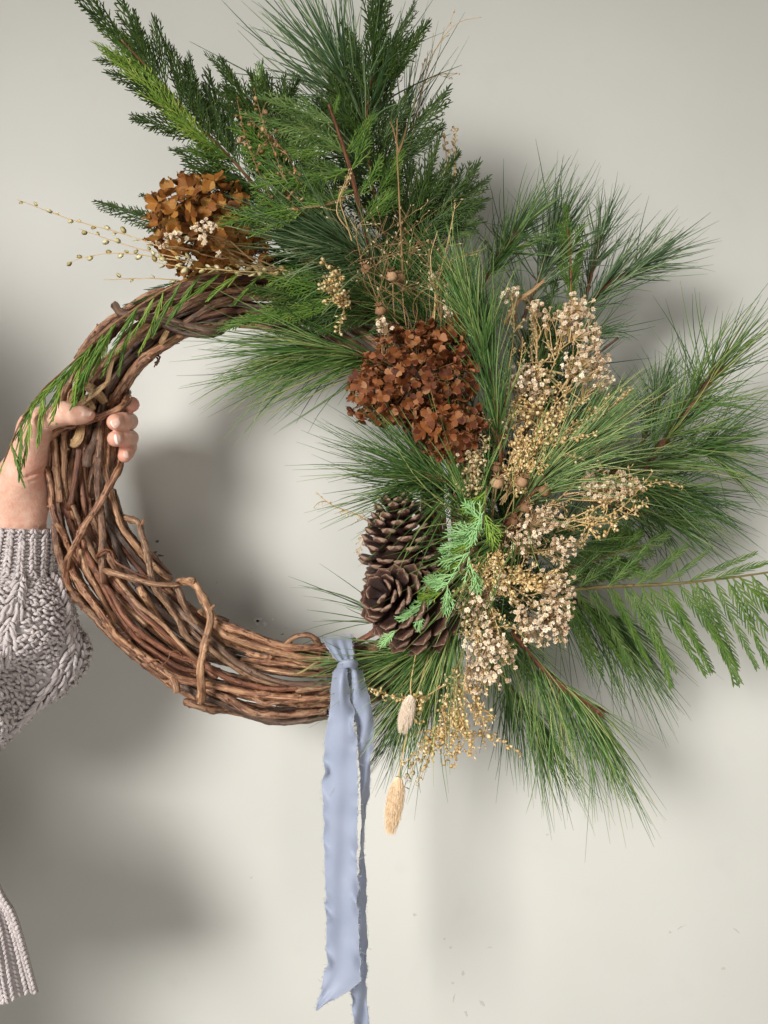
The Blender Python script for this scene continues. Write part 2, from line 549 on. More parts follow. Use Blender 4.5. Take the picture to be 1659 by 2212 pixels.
def ring_vines():
    rng = np.random.default_rng(11)
    kinds = ['vine'] * 6 + ['vine_pale'] * 2 + ['vine_red'] * 2 + ['vine_grey'] * 2
    lay = []
    # two full layers behind and one in front; the fractions wander across the bundle
    for i in range(46):
        layer = (-0.35, 0.25, 0.75)[i % 3]
        f0 = ((i * 0.381966) % 1.0)
        span = rng.uniform(2.2, 5.4)
        a0 = rng.uniform(0, 6.283)
        n = int(span / 0.09)
        t = np.linspace(0, 1, n)
        th = a0 + span * t
        f = f0 + 0.12 * np.sin(t * span * rng.uniform(.7, 1.3) + rng.uniform(0, 6)) + 0.05 * np.sin(t * span * 3 + rng.uniform(0, 6))
        f = 0.5 + 0.5 * np.sin(np.clip((f - 0.5) * 2, -1.5, 1.5) * 1.15) / np.sin(1.5 * 1.15) * 1.0
        f = np.clip(f, 0.02, 0.98)
        half = 0.021 * np.sqrt(np.maximum(0.08, 1 - (2 * f - 1) ** 2))
        dep = half * (layer + 0.22 * np.sin(th * 1.7 + rng.uniform(0, 6)))
        vine(ring(th, f, dep), rng.uniform(0.0031, 0.0055), kinds[rng.integers(len(kinds))], rng=rng, k=8)


ring_vines()

F = -0.026      # depth of the front of the bundle


def hand_vines():
    V = lambda p, r, mt, **kw: vine(PL(p), r, mt, **kw)
    # --- left side and lower left
    V(z1([(1005, 185, .0), (990, 260, -.016), (940, 310, F), (850, 345, F), (740, 385, F), (600, 450, F), (480, 490, F), (400, 560, -.02), (355, 650, -.012), (358, 760, -.014), (395, 900, -.02),
          (410, 1050, -.02), (440, 1180, -.022), (500, 1300, -.02), (550, 1430, -.012), (640, 1560, 0)]), .0049, 'vine')
    V(z1([(960, 715, -.010), (940, 790, -.024), (850, 950, -.034), (760, 1100, -.036), (680, 1210, -.036), (600, 1370, -.034), (540, 1480, -.03), (520, 1580, -.024), (535, 1690, -.018), (590, 1770, -.012), (680, 1840, .0)]), .0046, 'vine')
    V(z1([(418, 470, -.01), (432, 600, -.02), (448, 800, -.026), (468, 960, -.028), (474, 1052, -.030)]), .0046, 'vine_pale', taper=-.05)
    V(z1([(500, 380, -.01), (512, 560, -.022), (512, 720, -.024), (506, 860, -.022), (530, 1000, -.018), (590, 1180, -.008)]), .0042, 'vine_pale')
    V(z1([(690, 330, -.012), (650, 480, -.02), (620, 650, -.026), (590, 850, -.026), (562, 1040, -.024), (540, 1110, -.02)]), .0045, 'vine_red')
    V(z1([(850, 200, -.012), (790, 400, -.022), (745, 560, -.026), (712, 660, -.03), (692, 730, -.032), (686, 775, -.033)]), .0036, 'vine_grey', taper=-.75)
    V(z1([(830, 300, -.01), (800, 450, -.022), (780, 650, -.028), (765, 850, -.03), (772, 1050, -.03), (800, 1250, -.032), (810, 1450, -.034), (815, 1600, -.034), (816, 1690, -.030)]), .0046, 'vine', taper=-.1)
    V(z1([(880, 330, -.008), (842, 480, -.016), (838, 650, -.02), (832, 800, -.022), (850, 900, -.022), (900, 1080, -.024), (960, 1250, -.024), (1050, 1370, -.024), (1130, 1480, -.02), (1250, 1590, -.014), (1350, 1660, -.006)]), .0045, 'vine_pale')
    V(z1([(620, 700, -.01), (640, 900, -.016), (660, 1050, -.018), (700, 1250, -.016), (800, 1420, -.012)]), .0040, 'vine_red')
    V(z1([(575, 1080, -.026), (610, 1180, -.028), (660, 1300, -.026), (740, 1470, -.02), (800, 1560, -.012)]), .0034, 'vine_pale')
    V(z1([(955, 1165, -.012), (1030, 1190, -.024), (1090, 1220, -.03), (1120, 1320, -.034), (1160, 1450, -.036), (1180, 1580, -.038), (1200, 1680, -.04), (1240, 1770, -.038), (1330, 1880, -.034),
          (1400, 1980, -.03), (1450, 2080, -.026), (1520, 2150, -.022), (1640, 2200, -.012)]), .0042, 'vine_pale', node_gap=.03)
    V(z1([(1118, 1235, -.031), (1130, 1205, -.034), (1134, 1183, -.036)]), .0024, 'vine_pale', taper=.5)
    V(z1([(816, 1590, -.036), (900, 1610, -.04), (1000, 1640, -.042), (1100, 1670, -.044), (1200, 1695, -.046), (1300, 1700, -.042), (1410, 1700, -.038)]), .0038, 'vine_pale', node_gap=.03)
    V(z1([(830, 980, -.012), (850, 1120, -.014), (900, 1260, -.016), (1000, 1400, -.018), (1080, 1500, -.016), (1170, 1600, -.014), (1290, 1720, -.01)]), .0042, 'vine_grey')
    V(z1([(890, 960, -.006), (930, 1120, -.012), (1000, 1260, -.014), (1090, 1380, -.012), (1200, 1490, -.008), (1340, 1640, .0)]), .0044, 'vine')
    # --- lower left quarter
    V(z2([(430, 130, -.012), (450, 300, -.014), (505, 480, -.014), (560, 640, -.014), (650, 760, -.014), (750, 870, -.014), (850, 985, -.014), (950, 1080, -.014), (1060, 1165, -.014), (1170, 1240, -.012), (1300, 1330, -.008)]), .0050, 'vine', taper=.0)
    V(z2([(545, 420, -.016), (600, 540, -.024), (680, 680, -.028), (780, 820, -.03), (880, 950, -.03), (990, 1060, -.03), (1100, 1150, -.032), (1200, 1220, -.034), (1330, 1310, -.036), (1430, 1350, -.036),
          (1560, 1375, -.032), (1700, 1400, -.03), (1880, 1440, -.03), (2100, 1475, -.03), (2400, 1500, -.028), (2620, 1490, -.02)]), .0046, 'vine', node_gap=.045, taper=-.05)
    V(z2([(1360, 1330, -.036), (1385, 1390, -.04), (1395, 1455, -.042)]), .0052, 'vine_pale', taper=.1, node_gap=.02)
    V(z2([(660, 250, -.016), (720, 430, -.02), (800, 570, -.024), (880, 700, -.026), (970, 850, -.028), (1080, 960, -.03), (1200, 1040, -.03), (1340, 1130, -.03), (1480, 1190, -.03), (1600, 1235, -.03),
          (1700, 1300, -.032), (1830, 1360, -.032), (2000, 1395, -.03), (2200, 1420, -.028), (2600, 1400, -.02)]), .0037, 'vine_red', taper=-.05)
    V(z2([(690, 330, -.012), (760, 520, -.016), (880, 760, -.02), (980, 900, -.022), (1100, 1050, -.022), (1250, 1150, -.022), (1450, 1260, -.02), (1600, 1300, -.016)]), .0036, 'vine_red')
    V(z2([(830, 480, -.016), (900, 600, -.022), (1010, 720, -.026), (1100, 820, -.028), (1200, 900, -.03), (1320, 1000, -.03), (1440, 1100, -.03), (1560, 1200, -.03), (1650, 1240, -.026)]), .0036, 'vine_red')
    V(z2([(900, 540, -.02), (1000, 660, -.028), (1100, 770, -.032), (1200, 850, -.034), (1310, 950, -.035), (1420, 1060, -.035), (1540, 1170, -.033), (1600, 1220, -.03)]), .0031, 'vine_pale', taper=.0, rough=.03)
    V(z2([(640, 330, -.014), (660, 430, -.018), (690, 520, -.02), (760, 640, -.02), (830, 780, -.018), (910, 900, -.016)]), .0042, 'vine_pale')
    V(z2([(900, 680, -.012), (1000, 800, -.014), (1080, 870, -.016), (1150, 930, -.014)]), .0046, 'vine_pale')
    V(z2([(1100, 620, -.02), (1140, 700, -.018), (1200, 800, -.014), (1290, 930, -.008)]), .0046, 'vine_pale')
    # --- the bottom
    V(z3([(190, 415, -.034), (230, 520, -.036), (290, 620, -.034), (345, 700, -.03), (430, 780, -.022), (520, 880, -.016), (640, 980, -.01)]), .0042, 'vine_pale')
    V(z3([(205, 380, -.022), (255, 392, -.036), (320, 400, -.042), (375, 470, -.044), (445, 590, -.046), (458, 680, -.048), (425, 820, -.048), (398, 950, -.05), (378, 1080, -.05), (384, 1200, -.048), (376, 1340, -.04)]), .0048, 'vine_pale', node_gap=.035, taper=-.1)
    V(z3([(318, 400, -.043), (324, 368, -.047), (326, 358, -.048)]), .0030, 'vine_pale', taper=.2)
    V(z3([(455, 600, -.047), (484, 566, -.05), (490, 560, -.05)]), .0026, 'vine_pale', taper=.4)
    V(z3([(262, 1326, -.036), (320, 1350, -.042), (380, 1368, -.042), (470, 1392, -.034), (560, 1385, -.02), (640, 1340, -.004)]), .0050, 'vine', node_gap=.02)
    V(z3([(80, 480, -.018), (180, 570, -.024), (280, 670, -.028), (380, 770, -.032), (500, 870, -.034), (600, 960, -.036), (700, 1040, -.036), (800, 1100, -.036), (950, 1160, -.034), (1150, 1190, -.03), (1400, 1180, -.022), (1600, 1130, -.01)]), .0042, 'vine_grey', rough=.03)
    V(z3([(440, 640, -.022), (490, 690, -.03), (560, 725, -.034), (700, 775, -.034), (850, 832, -.032), (1000, 880, -.03), (1150, 900, -.026), (1400, 890, -.016), (1600, 850, -.005)]), .0049, 'vine', taper=.05)
    V(z3([(420, 560, -.012), (500, 720, -.03), (545, 780, -.034), (650, 830, -.034), (800, 890, -.03), (950, 930, -.028), (1100, 955, -.026), (1250, 985, -.022), (1450, 1000, -.012)]), .0050, 'vine_pale')
    V(z3([(900, 1000, -.012), (970, 930, -.02), (1050, 858, -.028), (1130, 808, -.032), (1230, 802, -.032), (1300, 850, -.026), (1330, 930, -.016), (1330, 1020, -.004)]), .0033, 'vine', taper=-.1)
    V(z3([(700, 1000, -.010), (900, 1012, -.014), (1100, 1030, -.014), (1300, 1050, -.01), (1600, 1020, -.004)]), .0042, 'vine')
    V(z3([(640, 1010, -.012), (790, 1045, -.02), (950, 1075, -.022), (1100, 1100, -.022), (1400, 1120, -.014), (1600, 1100, -.005)]), .0034, 'vine_pale')
    V(z3([(200, 640, -.016), (300, 760, -.02), (450, 900, -.024), (560, 990, -.024), (700, 1080, -.024), (850, 1160, -.022), (1050, 1210, -.018), (1300, 1220, -.012)]), .0034, 'vine_pale')
    V(z3([(220, 1200, -.012), (310, 1230, -.018), (400, 1280, -.022), (520, 1330, -.022), (650, 1385, -.016), (760, 1430, -.012), (900, 1475, -.01), (1050, 1480, -.01), (1220, 1455, -.01), (1450, 1410, -.008), (1650, 1330, 0)]), .0052, 'vine_grey')
    V(z3([(430, 1230, -.022), (600, 1310, -.028), (760, 1395, -.03), (900, 1425, -.03), (1100, 1432, -.028), (1250, 1410, -.028), (1372, 1400, -.028)]), .0047, 'vine', node_gap=.03)
    V(z3([(780, 1280, -.02), (880, 1335, -.026), (960, 1325, -.026), (1100, 1320, -.022), (1300, 1310, -.016)]), .0036, 'vine')
    V(z3([(1130, 1240, -.026), (1250, 1225, -.026), (1400, 1205, -.022), (1600, 1150, -.01)]), .0038, 'vine_pale')
    V(z3([(640, 1360, .004), (850, 1390, .006), (1100, 1385, .008), (1350, 1340, .008), (1600, 1290, .01)]), .0038, 'vine_grey')
    V(z3([(450, 640, .0), (600, 690, .004)]), .0030, 'vine')
    # --- right of the ribbon, running up under the cones
    for a, b_, c, e in (((700, 1535, -.012), (800, 1500, -.018), (880, 1450, -.02), (960, 1370, -.01)), ((690, 1500, -.015), (790, 1460, -.022), (860, 1420, -.024), (930, 1340, -.012)),
                        ((690, 1450, -.018), (770, 1425, -.024), (830, 1390, -.024), (890, 1320, -.012)), ((700, 1405, -.01), (770, 1385, -.02), (830, 1345, -.02), (880, 1270, -.01))):
        V([a, b_, c, e], .0045, 'vine_red')
    # --- top left
    V(z4([(900, 1000, -.02), (960, 1075, -.03), (1100, 1092, -.034), (1250, 1112, -.034), (1400, 1150, -.032), (1540, 1182, -.03), (1660, 1195, -.028), (1760, 1150, -.016), (1850, 1060, 0)]), .0052, 'vine_grey', taper=-.1)
    V(z4([(1200, 1120, -.016), (1290, 1155, -.024), (1400, 1205, -.028), (1530, 1235, -.028), (1660, 1232, -.024), (1760, 1190, -.012)]), .0046, 'vine_grey')
    V(z4([(540, 1830, -.014), (590, 1700, -.024), (700, 1585, -.03), (800, 1465, -.032), (900, 1372, -.034), (1020, 1285, -.032), (1130, 1195, -.028), (1260, 1110, -.02), (1400, 1010, -.008)]), .0056, 'vine_pale', node_gap=.035, taper=.05)
    V(z4([(860, 1800, -.012), (940, 1670, -.02), (1045, 1515, -.024), (1150, 1400, -.024), (1300, 1305, -.022), (1450, 1232, -.016), (1600, 1180, -.004)]), .0056, 'vine')
    V(z4([(480, 1800, -.014), (515, 1680, -.022), (550, 1590, -.026), (590, 1490, -.026), (625, 1430, -.022), (700, 1340, -.014), (860, 1200, -.004)]), .0048, 'vine_pale', rough=.12)
    V(z4([(700, 1330, -.018), (800, 1250, -.024), (900, 1160, -.026), (1020, 1090, -.026), (1160, 1020, -.024), (1300, 950, -.02), (1500, 905, -.012)]), .0050, 'vine')
    V(z4([(600, 1430, -.014), (700, 1290, -.02), (830, 1150, -.02), (960, 1050, -.018), (1120, 950, -.016), (1300, 880, -.01)]), .0046, 'vine')
    V(z4([(1000, 1290, -.022), (1150, 1220, -.026), (1290, 1110, -.028), (1440, 1010, -.026), (1590, 950, -.02), (1750, 910, -.01)]), .0042, 'vine_pale')
    V(z4([(790, 1580, -.016), (830, 1480, -.02), (900, 1400, -.026), (1000, 1340, -.026)]), .0044, 'vine_pale')
    V(z4([(1420, 1160, -.03), (1520, 1090, -.034), (1620, 1030, -.034), (1720, 990, -.03), (1830, 960, -.02)]), .0040, 'vine_pale')
    V(z4([(800, 1780, -.01), (850, 1660, -.018), (910, 1560, -.02), (990, 1450, -.02), (1080, 1370, -.016), (1200, 1280, -.01)]), .0040, 'vine_grey')
    V(z4([(700, 1900, -.006), (740, 1740, -.014), (770, 1600, -.016), (830, 1480, -.014), (900, 1400, -.008)]), .0044, 'vine_red')
    # tendrils
    T = lambda p, r=.0011, mt='vine_red': vine(PL(p), r, mt, name='tendril', node_gap=9, k=6, rough=.03, wob=.0004)
    T(z2([(765, 395, -.038), (770, 370, -.042), (800, 345, -.046), (845, 328, -.046), (880, 350, -.044), (893, 400, -.042), (925, 440, -.044), (1010, 480, -.046), (1090, 520, -.048), (1165, 545, -.048)]), .0014)
    T(z2([(760, 375, -.040), (790, 375, -.045), (830, 345, -.049), (860, 345, -.046)]), .0012)
    T(z2([(1160, 1225, -.036), (1240, 1195, -.044), (1290, 1245, -.046), (1250, 1250, -.046), (1310, 1215, -.046), (1350, 1140, -.046), (1400, 1130, -.044), (1440, 1170, -.04)]), .0007)
    T(z2([(960, 980, -.036), (1010, 975, -.04), (1070, 975, -.038)]), .0005)
    T(z4([(1205, 1385, -.014), (1250, 1400, -.016), (1265, 1425, -.016), (1235, 1445, -.016), (1215, 1465, -.016), (1235, 1470, -.018), (1250, 1440, -.018), (1235, 1412, -.018)]), .0012)
    T(z4([(1225, 1470, -.016), (1212, 1490, -.016)]), .0008)
    T(z3([(1140, 1110, -.03), (1200, 1080, -.036), (1270, 1030, -.038), (1330, 1000, -.036)]), .0014, 'strip')

    def strip(p, w, n=24, roll=0.0):
        q = spl(PL(p), n)
        T_ = nrm(np.gradient(q, axis=0))
        S = nrm(np.cross(T_, (0.15 + roll, 1.0, 0.1)))
        Nn = np.cross(S, T_)
        h = w / 2 * (1 - 0.35 * np.linspace(-1, 1, n) ** 4)[:, None]
        t = 0.0006
        g = MB()
        v = np.stack([q - S * h, q + Nn * t * 1.5, q + S * h, q + S * h - Nn * t, q - Nn * t * .2, q - S * h - Nn * t], 1)
        i = np.arange(n - 1)[:, None] * 6; j = np.arange(6)[None, :]; j2 = (j + 1) % 6
        s = np.linspace(0, .1, n)
        fl = np.stack([np.repeat(s[:, None], 6, 1), np.tile(np.array([-.5, 0, .5, .5, 0, -.5]) * w, (n, 1)), np.zeros((n, 6))], -1)
        g.add((v - np.array(wreath.location)).reshape(-1, 3), np.stack([i + j, i + j2, i + 6 + j2, i + 6 + j], -1).reshape(-1, 4), [(0, 1, 4), (1, 2, 3), (1, 3, 4), (0, 4, 5)], fl.reshape(-1, 3))
        g.obj('bark_strip', M['strip'], wreath)
    strip(z4([(920, 1350, -.03), (885, 1430, -.036), (862, 1530, -.038), (848, 1610, -.04), (800, 1650, -.042), (700, 1720, -.042), (600, 1800, -.036)]), .0055)
    strip(z4([(850, 1600, -.041), (790, 1670, -.044), (690, 1750, -.044), (620, 1810, -.04)]), .0032)
    strip(z4([(650, 1625, -.03), (720, 1660, -.034), (780, 1710, -.034), (830, 1770, -.028)]), .0105)
    strip(z4([(640, 1720, -.032), (690, 1770, -.036), (740, 1830, -.036)]), .0095)
    strip(z1([(640, 440, -.03), (632, 500, -.034), (615, 555, -.036), (585, 590, -.036), (555, 585, -.034)]), .0105)
    strip(z4([(1320, 1205, -.03), (1290, 1260, -.033), (1262, 1310, -.03)]), .0060)


hand_vines()
# ------------------------------------------------------------------ the person: hand and forearm, sweater
def skin_material():
    m, nt, b = mat('skin', 0.48, 0.35)
    at = node(nt, 'ShaderNodeAttribute', attribute_name='flow')
    sp = node(nt, 'ShaderNodeSeparateXYZ'); nt.links.new(at.outputs['Vector'], sp.inputs[0])
    tc = node(nt, 'ShaderNodeTexCoord')
    nz = noise(nt, tc.outputs['Object'], 110, 5, 0.7)
    r = ramp(nt, [(0.30, (0.70, 0.345, 0.245)), (0.52, (0.75, 0.45, 0.33)), (0.72, (0.81, 0.54, 0.41))])
    nt.links.new(nz.outputs[0], r.inputs[0])
    c = mixc(nt, sp.outputs[0], r.outputs[0], (0.66, 0.27, 0.19))
    nt.links.new(c, b.inputs['Base Color'])
    b.inputs['Subsurface Weight'].default_value = 0.18
    b.inputs['Subsurface Radius'].default_value = (1.0, 0.35, 0.2)
    b.inputs['Subsurface Scale'].default_value = 0.004
    wv = noise(nt, tc.outputs['Object'], 420, 3, 0.6)
    bump(nt, b, wv.outputs[0], 0.5, 0.0009)
    return m


M['skin'] = skin_material()
_m, _nt, _b = mat('finger_nail', 0.25, 0.5)
_b.inputs['Base Color'].default_value = (0.78, 0.50, 0.40, 1)
M['nail'] = _m
_m, _nt, _b = mat('finger_nail_tip', 0.3, 0.5)
_b.inputs['Base Color'].default_value = (0.86, 0.74, 0.66, 1)
M['nail_tip'] = _m

person = thing('person', 'person in a chunky grey cable knit sweater, hand gripping the vine wreath', 'person', P(40, 1200, 0))


def make_hand():
    import openvdb
    ch = {}
    ch['palm'] = [[(-60, 1290, .004, 52), (10, 1160, -.004, 50), (22, 1070, -.008, 50)],
                  [(40, 1290, .004, 44), (52, 1150, -.004, 43), (58, 1070, -.004, 47)],
                  [(22, 1070, -.008, 48), (46, 1030, -.016, 48), (60, 985, -.024, 37), (74, 930, -.034, 30)],
                  [(58, 1070, .000, 44), (74, 1020, .022, 34), (100, 990, .046, 26)],
                  [(46, 1030, -.004, 40), (80, 975, .030, 30), (98, 940, .048, 26)],
                  [(60, 985, -.010, 34), (74, 930, .014, 30), (86, 905, .040, 25)],
                  [(74, 930, -.030, 28), (70, 922, .0, 28)]]
    thumb = [(62, 990, -.024, 32), (75, 919, -.038, 28), (104, 904, -.047, 22.5), (136, 893, -.051, 23.5), (164, 895.5, -.051, 20), (180, 896, -.049, 16.5), (193, 896, -.047, 11.5)]
    idx = [(86, 902, .042, 23), (190, 884, .060, 19), (264, 877, .038, 18), (284, 873.5, .004, 17)]
    mid = [(98, 938, .048, 23), (200, 918, .064, 19), (270, 911, .042, 18.5), (279, 910, .006, 18), (266, 911, -.024, 19), (249, 912, -.038, 17.5)]
    rin = [(100, 968, .048, 22), (205, 951, .062, 18), (272, 946, .038, 17.5), (281, 946, .004, 17), (268, 947, -.022, 18), (249, 948, -.036, 16.5)]
    pin = [(100, 998, .046, 20), (205, 985, .056, 15), (262, 970, .036, 15), (280, 966, .006, 14.5), (274, 976, -.018, 15.5), (269, 985, -.026, 14)]
    lo = np.array([P(-110, 0, 0)[0], -0.082, P(0, 1300, 0)[2]])
    hi = np.array([P(318, 0, 0)[0], 0.092, P(0, 835, 0)[2]])
    h = 0.00115
    nx, ny, nz = [int(v) for v in np.ceil((hi - lo) / h)]
    X = (lo[0] + h * np.arange(nx, dtype=np.float32))[:, None, None]
    Y = (lo[1] + h * np.arange(ny, dtype=np.float32))[None, :, None]
    Z = (lo[2] + h * np.arange(nz, dtype=np.float32))[None, None, :]

    def cone(a, b):
        pa, pb = P(*a[:3]), P(*b[:3])
        ra, rb = a[3] * U, b[3] * U
        d = (pb - pa).astype(np.float32); L2 = float(d @ d)
        t = ((X - pa[0]) * d[0] + (Y - pa[1]) * d[1] + (Z - pa[2]) * d[2]) / L2
        t = np.clip(t, 0, 1)
        q = np.sqrt((X - pa[0] - t * d[0]) ** 2 + (Y - pa[1] - t * d[1]) ** 2 + (Z - pa[2] - t * d[2]) ** 2)
        return q - (ra + (rb - ra) * t)

    def smin(a, b, k):
        hh = np.clip(0.5 + 0.5 * (b - a) / k, 0, 1)
        return b + (a - b) * hh - k * hh * (1 - hh)

    def chain(c, k):
        o = cone(c[0], c[1])
        for i in range(1, len(c) - 1):
            o = smin(o, cone(c[i], c[i + 1]), k)
        return o
    palm = None
    for c in ch['palm']:
        g = chain(c, .004)
        palm = g if palm is None else smin(palm, g, .011)
    fing = None
    for c in (idx, mid, rin, pin):
        g = chain(c, .003)
        fing = g if fing is None else smin(fing, g, .0012)
    sdf = smin(palm, fing, .006)
    sdf = smin(sdf, chain(thumb, .004), .007)
    # creases: the knuckle lines of the thumb, the fold under the thumb's root, lines across the heel of the hand

    def groove(a, b, depth, w):
        pa, pb = P(*a), P(*b)
        d = pb - pa; L2 = float(d @ d)
        t = np.clip(((X - pa[0]) * d[0] + (Y - pa[1]) * d[1] + (Z - pa[2]) * d[2]) / L2, 0, 1)
        q = (X - pa[0] - t * d[0]) ** 2 + ((Y - pa[1] - t * d[1]) * .45) ** 2 + (Z - pa[2] - t * d[2]) ** 2
        return depth * np.exp(-q / (w * w))
    for a, b, dp, w in (((121, 874, -.058), (125, 905, -.066), .0009, .0012), ((128, 873, -.058), (131, 900, -.068), .0009, .0012), ((134, 872, -.06), (136, 893, -.068), .0006, .0011),
                        ((62, 1028, -.032), (106, 1006, -.020), .0030, .0020), ((40, 1037, -.04), (70, 1026, -.034), .0014, .0014), ((66, 1040, -.032), (100, 1026, -.02), .0012, .0014),
                        ((52, 945, -.048), (92, 950, -.050), .0008, .0011), ((110, 880, -.056), (112, 918, -.064), .0006, .0011), ((236, 905, -.05), (240, 922, -.05), .0004, .0008), ((268, 896, -.036), (271, 926, -.036), .0009, .0010), ((268, 934, -.034), (271, 962, -.034), .0009, .0010), ((276, 962, -.028), (288, 968, -.02), .0007, .0010), ((30, 1010, -.05), (56, 1003, -.05), .0008, .0012), ((60, 1008, -.045), (98, 985, -.040), .0010, .0013), ((20, 1085, -.05), (96, 1062, -.04), .0008, .0014), ((48, 985, -.05), (90, 992, -.046), .0005, .0012),
                        ((88, 922, -.056), (112, 930, -.050), .0012, .0014),
                        ((275, 926, -.030), (283, 918, -.018), .0008, .0010), ((274, 897, -.034), (284, 904, -.02), .0008, .0010)):
        sdf = sdf + groove(a, b, dp, w)
    grid = openvdb.FloatGrid(0.01)
    grid.copyFromArray(np.ascontiguousarray(np.clip(sdf, -.01, .01).astype(np.float32)))
    pts, quads = grid.convertToQuads()
    pts = np.asarray(pts, float) * h + lo
    quads = np.asarray(quads)[:, ::-1]
    # redness near the finger ends and in the folds
    red = np.zeros(len(pts))
    for x, y, d, r, a in ((284, 872, 0, .014, .75), (250, 912, -.036, .016, .55), (250, 947, -.034, .016, .55), (270, 985, -.024, .016, .8), (192, 898, -.045, .012, .35), (85, 1022, -.028, .016, .5), (76, 912, -.03, .02, .25), (270, 930, -.02, .012, .4)):
        q = P(x, y, d)
        red = np.maximum(red, a * np.exp(-((pts - q) ** 2).sum(1) / (r * r)))
    mb = MB()
    mb.add(pts - np.array(person.location), quads, None, np.stack([red, red * 0, red * 0], 1))
    mb.obj('body', M['skin'], person)

    def sd(p):
        i = (p - lo) / h
        i0 = np.clip(np.floor(i).astype(int), 0, np.array([nx, ny, nz]) - 2); f = np.clip(i - i0, 0, 1)
        o = 0
        for a in (0, 1):
            for b in (0, 1):
                for c in (0, 1):
                    w = (f[:, 0] if a else 1 - f[:, 0]) * (f[:, 1] if b else 1 - f[:, 1]) * (f[:, 2] if c else 1 - f[:, 2])
                    o = o + w * sdf[i0[:, 0] + a, i0[:, 1] + b, i0[:, 2] + c]
        return o

    def nail(cx, cy, dep, along, normal, L, Wd):
        """a nail plate laid on the skin: cast every vertex down onto the finger"""
        nr = np.array(normal, float); nr /= np.linalg.norm(nr)
        al = np.array(along, float); al = al - nr * (al @ nr); al /= np.linalg.norm(al)
        ac = np.cross(nr, al)
        n = 9
        g = np.linspace(-1, 1, n)
        a, b = np.meshgrid(g, g, indexing='ij')
        # squircle outline
        aa = a * np.sqrt(1 - 0.30 * b * b); bb = b * np.sqrt(1 - 0.30 * a * a)
        c0 = P(cx, cy, dep)[None] + nr * .02
        for _ in range(60):
            c0 = c0 - nr * np.clip(sd(c0) * .8, -.002, .003)[:, None]
        p = c0 + (aa.reshape(-1, 1) * L / 2) * al + (bb.reshape(-1, 1) * Wd / 2) * ac
        e_ = .0006
        for _ in range(14):
            gr = np.stack([sd(p + e_ * ax_) - sd(p - e_ * ax_) for ax_ in np.eye(3)], 1)
            gr = gr / np.maximum(np.linalg.norm(gr, axis=1, keepdims=True), 1e-9)
            p = p - gr * np.clip(sd(p), -.002, .002)[:, None] * .8
        edge = np.maximum(np.abs(a), np.abs(b)).reshape(-1)
        lift = np.where(edge > .99, -.0002, .0005) + np.where((a.reshape(-1) > .7), .0004, 0)
        p = p + gr * lift[:, None]
        i = np.arange(n - 1)[:, None] * n; j = np.arange(n - 1)[None, :]
        q = np.stack([i + j, i + n + j, i + n + j + 1, i + j + 1], -1)
        g2 = MB()
        p = p - np.array(person.location)
        qq = q.reshape(-1, 4)
        isr = np.repeat(np.arange(n - 1) >= n - 2, n - 1)
        g2.add(p, qq[~isr], mat=0)
        g2.add(p, qq[isr], mat=1)
        g2.obj('nail', [M['nail'], M['nail_tip']], person)
    nail(189, 893.5, -.055, (1, 0.05, -.12), (.10, -.86, .50), .0135, .0095)
    nail(249, 914, -.05, (-.75, .1, -.42), (-.25, -1, -.05), .0125, .0112)
    nail(249, 947.5, -.05, (-.85, .1, -.30), (-.25, -1, -.05), .0120, .0100)
    nail(279, 977, -.035, (-.25, .1, -.9), (.85, -.6, .25), .0095, .0080)


make_hand()

M['wool'] = island_mat('wool_yarn', [(0, (0.485, 0.425, 0.415)), (0.5, (0.56, 0.50, 0.485)), (1, (0.625, 0.565, 0.55))], 0.85, 0.1, 0, 900, 0.35)
M['wool_in'] = mat('wool_inside', 0.9, 0.05)[0]
M['wool_in'].node_tree.nodes['Principled BSDF'].inputs['Base Color'].default_value = (0.46, 0.41, 0.40, 1)


